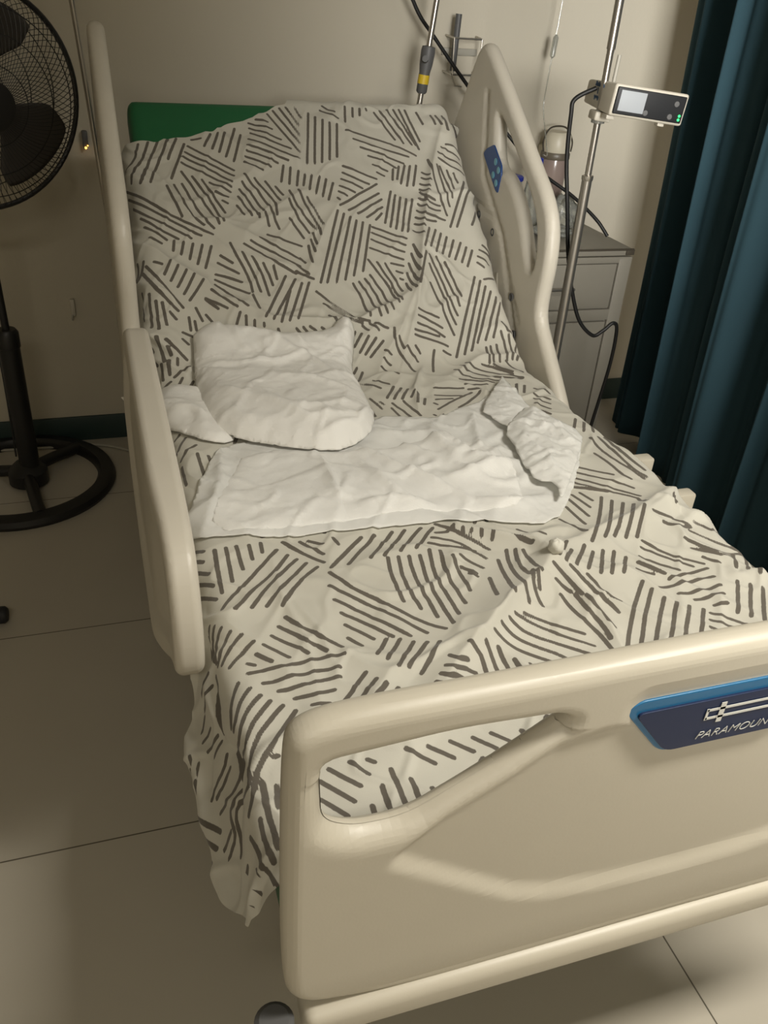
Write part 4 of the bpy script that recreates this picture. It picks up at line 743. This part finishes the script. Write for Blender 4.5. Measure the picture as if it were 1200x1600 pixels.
# ---------------------------------------------------------------- wall bracket with tube
gb = thing('wire_holder', (.60, YW, 1.25), 'chrome wire frame with a dark tube fixed to the back wall', 'wire holder')
y0, y1_ = YW-.008, YW-.075
g = MB()
for z in (1.305, 1.205):
    g.tube([(.560, y0, z), (.562, y1_, z-.004), (.655, y1_, z-.004), (.662, y0, z)], .0028, 8)
g.tube([(.562, y1_, 1.302), (.566, y1_, 1.200)], .0028, 8).tube([(.655, y1_, 1.302), (.655, y1_, 1.20)], .0028, 8)
g.tube([(.558, y1_, 1.205), (.575, y1_-.01, 1.17), (.60, y1_, 1.168)], .0022, 8).build('wire_frame', M_STEEL, gb)
MB().tube([(.574, y1_+.012, 1.365), (.570, y1_+.012, 1.21)], .0095, 14).build('dark_tube', M_GREYP, gb)
MB().box((.61, YW-.004, 1.26), (.12, .008, .02), .002).build('mount', M_METAL, gb)
tag(MB().tube(spline(CABLE_PTS, 8), .0058, 10).build('power_cable', M_CABLE),
    'black cable slanting down the wall from the drip pole to the cabinet', 'cable')

# ---------------------------------------------------------------- bedside cabinet
cb = thing('bedside_cabinet', (.86, 2.1, 0), 'grey metal bedside cabinet with a chipped top edge behind the right rail', 'cabinet')
x0, x1, y0, y1 = .60, 1.09, 1.88, 2.32; xm, ym = (x0+x1)/2, (y0+y1)/2
MB().box((xm, ym, .38), (x1-x0-.01, y1-y0-.012, .70), .004).build('body', M_CAB, cb)
MB().box((xm, ym, .7475), (x1-x0, y1-y0, .022), .003).build('top', M_CAB, cb)
MB().box((xm, y0-.002, .7570), (x1-x0+.004, .005, .006), .001).box((x1-.01, y0-.002, .748), (.03, .004, .018), .001).build('chipped_trim', M_RUST, cb)
g = MB().box((x1-.024, y0, .38), (.046, .016, .70), .003).box((x0+.024, y0, .38), (.046, .016, .70), .003).box((xm, y0, .725), (x1-x0, .014, .02), .002).box((xm, y0, .545), (x1-x0, .014, .036), .002).box((xm, y0, .045), (x1-x0, .014, .06), .002)
g.build('front_frame', M_CAB, cb)
o = MB().box((xm, y0+.002, .64), (x1-x0-.10, .012, .145), .003).build('drawer', M_CAB, cb)
MB().tube([(xm-.04, y0-.006, .64), (xm-.04, y0-.028, .64), (xm+.04, y0-.028, .64), (xm+.04, y0-.006, .64)], .005, 8).build('handle', M_STEEL, o)
o = MB().box((xm, y0+.002, .30), (x1-x0-.10, .012, .44), .003).build('door', M_CAB, cb)
MB().tube([(xm-.15, y0-.006, .36), (xm-.15, y0-.028, .36), (xm-.15, y0-.028, .30), (xm-.15, y0-.006, .30)], .005, 8).build('handle', M_STEEL, o)
ZC = .7585
# things on it
b1 = thing('water_bottle', (.80, 2.10, ZC), 'clear bottle with bright blue cap standing on the cabinet', 'bottle')
MB().lathe([(.028, 0), (.032, .01), (.032, .13), (.028, .16), (.014, .19), (.014, .205)], (.82, 2.10, ZC), 28).build('bottle_body', M_BAG, b1)
MB().lathe([(.0150, .203), (.0165, .206), (.0165, .230), (.013, .233)], (.82, 2.10, ZC), 24).build('cap', M_CAP, b1)
b2 = thing('flask', (.75, 2.12, ZC), 'grey flask with flat dark blue lid left of the blue capped bottle', 'flask')
MB().lathe([(.03, 0), (.034, .006), (.034, .150), (.031, .158)], (.752, 2.13, ZC), 28).build('flask_body', mat('grey_flask', (.40, .42, .40), .35), b2)
MB().lathe([(.034, .158), (.036, .160), (.036, .170), (.031, .174)], (.752, 2.13, ZC), 28).build('lid', M_CAP, b2)
bg = thing('plastic_bag', (.87, 2.02, ZC), 'crumpled clear plastic bag on the cabinet beside the bottle', 'bag')
def blob(c, rx, ry, rz, amp, seed, nu=40, nv=26):
    vs = []; fs = []
    for i in range(nv+1):
        th = PI*i/nv
        for j in range(nu):
            a = 2*PI*j/nu; d = Vector((math.sin(th)*math.cos(a), math.sin(th)*math.sin(a), math.cos(th)))
            k = 1+amp*(noise.noise(d*2.2+Vector((seed, 0, 0)))+.7*abs(noise.noise(d*5+Vector((0, seed, 0))))); p = Vector((d.x*rx*k, d.y*ry*k, d.z*rz*k))
            p.z = max(p.z, -rz*.92); vs.append(Vector(c)+p)
    for i in range(nv):
        for j in range(nu): fs.append((i*nu+j, i*nu+(j+1) % nu, (i+1)*nu+(j+1) % nu, (i+1)*nu+j))
    return vs, fs
v, f = blob((.960, 2.13, ZC+.052), .045, .04, .052, .45, 3); o = obj('bag_film', v, f, M_BAG, bg); clean(o)
v, f = blob((.865, 2.02, ZC+.026), .05, .04, .024, .6, 8); o = obj('bag_handle', v, f, M_BAG, bg); clean(o)
# suction jar on the wall
jr = thing('suction_jar', (.97, YW, .93), 'pinkish suction jar with ivory lid fixed to the wall above the cabinet', 'jar')
jc = Vector((.965, 2.262, 0))
MB().lathe([(.010, .835), (.036, .838), (.043, .85), (.046, .965), (.044, .97)], jc, 32).build('jar_body', M_JAR, jr)
MB().lathe([(.048, .962), (.050, .965), (.050, .980), (.047, .984)], jc, 32).build('collar', mat('brown_collar', (.13, .11, .08), .4), jr)
MB().lathe([(.044, .982), (.047, .99), (.045, 1.035), (.036, 1.046), (.010, 1.048)], jc, 32).build('lid', M_LID, jr)
MB().tube(spline([(.915, 2.255, .985), (.910, 2.255, 1.02), (.930, 2.255, 1.058), (.985, 2.255, 1.06), (1.017, 2.255, 1.02), (1.018, 2.255, .985)], 6), .0028, 8).build('bail', M_RUST, jr)
MB().box((.965, 2.325, .96), (.05, .042, .07), .004).build('wall_bracket', M_LID, jr)
# clear drip line
dl = thing('drip_line', (.9, 2.2, 1.4), 'clear drip tube with drip chamber hanging above the cabinet', 'tube')
MB().tube(spline([(.905, 2.25, 1.72), (.899, 2.25, 1.42), (.893, 2.25, 1.30), (.889, 2.25, 1.20), (.888, 2.25, 1.12), (.895, 2.22, 1.04), (.880, 2.16, .99), (.84, 2.11, .998)], 6), .0018, 8).build('tubing', M_BAG, dl)
MB().lathe([(.003, 0), (.0085, .006), (.0085, .058), (.003, .066)], (.892, 2.25, 1.262), 18, (.06, 0, 1)).build('drip_chamber', M_BAG, dl)

# ---------------------------------------------------------------- infusion stand and pump
sx, sy = .617, 1.45
stn = thing('infusion_stand', (sx, sy, 0), 'telescopic steel infusion stand beside the right rail', 'drip stand')
MB().tube([(sx, sy, .03), (sx, sy, 1.055)], .0125, 20).build('outer_pole', M_STEEL, stn)
MB().tube([(sx, sy, 1.05), (sx, sy, 1.205)], .0082, 18).build('inner_pole', M_STEEL, stn)
MB().tube([(sx, sy, 1.205), (sx, sy, 1.335)], .0082, 18).tube([(sx, sy, 1.335), (sx, sy, 1.95)], .0100, 18).build('upper_pole', M_STEEL, stn)
MB().lathe([(.0125, 0), (.0142, .003), (.0142, .012), (.009, .014)], (sx, sy, 1.050), 20).build('collar', M_STEEL, stn)
MB().tube([(sx+.022, sy, 1.24), (sx+.026, sy, 1.325)], .0045, 10).build('fork', M_METAL, stn)
for k in range(4):
    a = PI/4+k*PI/2; e = Vector((math.cos(a), math.sin(a), 0))*.20
    lo = MB().tube([(sx, sy, .09), (sx+e.x, sy+e.y, .055)], .012, 10).build('leg', M_STEEL, stn)
    MB().lathe([(.01, -.009), (.022, -.009), (.025, -.004), (.025, .004), (.022, .009), (.01, .009)], (sx+e.x, sy+e.y, .026), 18, (1, 0, 0)).build('caster', M_DARK, lo)
MB().tube([(sx, sy, 1.95), (sx+.05, sy, 1.98), (sx+.09, sy, 1.965)], .004, 8).tube([(sx, sy, 1.95), (sx-.05, sy, 1.98), (sx-.09, sy, 1.965)], .004, 8).build('hooks', M_STEEL, stn)
ph = math.radians(11)
tv = Vector((math.cos(ph), -math.sin(ph), -.085)).normalized(); bv_ = Vector((math.sin(ph), math.cos(ph), 0))
FLc = Vector((.594, 1.371, 1.207)); PW, PD, PH = .180, .19, .068
pu = thing('infusion_pump', tuple(FLc), 'cream infusion pump with grey screen and green lights clamped on the stand', 'infusion pump')
def pp(u, d, z): return FLc+tv*u+bv_*d+Vector((.085*math.cos(ph), -.085*math.sin(ph), 1)).normalized()*z
def pbox(cu, cd_, cz, du, dd, dz, bev, name, m, parent, rx=None):
    b = MB().box((0, 0, 0), (du, dd, dz), bev, seg=3); b.v = [tuple(pp(cu+v[0], cd_+v[1], cz+v[2])) for v in b.v]
    return b.build(name, m, parent)
# housing: lower toward the back
b = MB().box((0, 0, 0), (PW, PD, PH), .006, seg=3)
b.v = [tuple(pp(PW/2+v[0], PD/2+v[1], PH/2+v[2]-(.010*(v[1]/PD+.5) if v[2] > 0 else -.006*(v[1]/PD+.5)))) for v in b.v]
hs = b.build('housing', M_PUMP, pu)
pbox(PW/2, -.002, PH/2, PW-.012, .006, PH-.012, .0025, 'front_panel', M_PANEL, pu)
pbox(.046, -.0055, PH/2+.001, .062, .002, .043, .0008, 'screen', M_SCREEN, pu)
for u, z in ((.083, .017), (.143, .017), (.152, .045)):
    b = MB().lathe([(.001, 0), (.0062, 0), (.0058, .0014), (.001, .0016)], (0, 0, 0), 18, (0, -1, 0)); b.v = [tuple(pp(u+v[0], -.005+v[1], z+v[2])) for v in b.v]; b.build('key', M_GREYP, pu)
for z in (.0135, .0215): 
    b = MB().lathe([(.001, 0), (.0030, 0), (.0026, .0012), (.001, .0014)], (0, 0, 0), 14, (0, -1, 0)); b.v = [tuple(pp(.166+v[0], -.0052+v[1], z+v[2])) for v in b.v]; b.build('indicator_light', M_LED, pu)
pbox(.135, .02, -.003, .016, .02, .008, .002, 'foot', M_PLAST2, pu); pbox(.012, .03, -.004, .02, .03, .010, .002, 'foot', M_PLAST2, pu)
pbox(.012, PD*.45, -.010, .04, .05, .02, .004, 'pole_clamp', M_PUMP, pu)
MB().lathe([(.006, 0), (.016, .003), (.016, .026), (.010, .030)], (sx, sy, 1.178), 12).build('clamp_screw', M_BAG, pu)
# handwritten marks in blue ink on its left side
g = MB(); u_ = -.0008
def ink(pts): g.tube([pp(u_, d, z) for d, z in pts], .0013, 5)
for k in range(6): ink([(.128-k*.010, .050), (.125-k*.010, .059-.002*(k % 2)), (.121-k*.010, .050), (.119-k*.010, .055)])
ink([(.105, .047), (.103, .034)]); 
for k in range(4): ink([(.120-k*.011, .030), (.115-k*.011, .021+.003*(k % 2)), (.111-k*.011, .029)])
g.build('ink_writing', M_INK, pu)
tag(MB().tube(spline([pp(-.002, .115, .045), (.575, 1.50, 1.225), (.571, 1.50, 1.19), (.580, 1.50, 1.088), (.598, 1.49, .981), (.625, 1.49, .859), (.660, 1.50, .764), (.702, 1.50, .673), (.754, 1.50, .626), (.785, 1.50, .637), (.814, 1.50, .659), (.838, 1.51, .629), (.86, 1.54, .50), (.88, 1.6, .25), (.95, 1.7, .02)], 8), .0052, 10).build('pump_cord', M_CABLE),
    'black power cord hanging from the infusion pump in a loop', 'cord')

# ---------------------------------------------------------------- privacy curtain
g = []; fs = []; nl, nz = 300, 24
def cur(u, z):
    # u metres of run towards the viewer
    y = 2.17-u; k = .15+.85*min(1, u/.12)
    x = 1.335+.055*k*math.sin(2*PI*(u/.30)+2.2)+.016*math.sin(2*PI*u/.117+1.3+.5*z)+.008*math.sin(2*PI*u/.061)+.01*math.sin(z*2+u*5)
    x += .02*math.sin(2*PI*u/.83); y += .012*math.sin(2*PI*u/.15+1)
    return (x-.21*u-.018*(z-1.0), y, z)
for i in range(nl+1):
    for j in range(nz+1): g.append(cur(i/nl*1.75, .015+(2.30-.015)*j/nz))
for i in range(nl):
    for j in range(nz): fs.append((i*(nz+1)+j, (i+1)*(nz+1)+j, (i+1)*(nz+1)+j+1, i*(nz+1)+j+1))
ct = obj('privacy_curtain', g, fs, M_CURT); md = ct.modifiers.new('solid', 'SOLIDIFY'); md.thickness = .0015
tag(ct, 'dark teal privacy curtain hanging in folds right of the bed', 'curtain')
rl = thing('curtain_rail', (1.31, .6, 2.7), 'white ceiling rail carrying the teal curtain', 'curtain rail')
MB().tube([(1.32, 2.3, 2.32), (.93, .38, 2.32)], .014, 10).build('track', M_CEIL, rl)
for y in (2.1, 1.2, .45): MB().tube([(1.32-.203*(2.3-y), y, 2.32), (1.32-.203*(2.3-y), y, 2.705)], .008, 10).build('hanger', M_CEIL, rl)
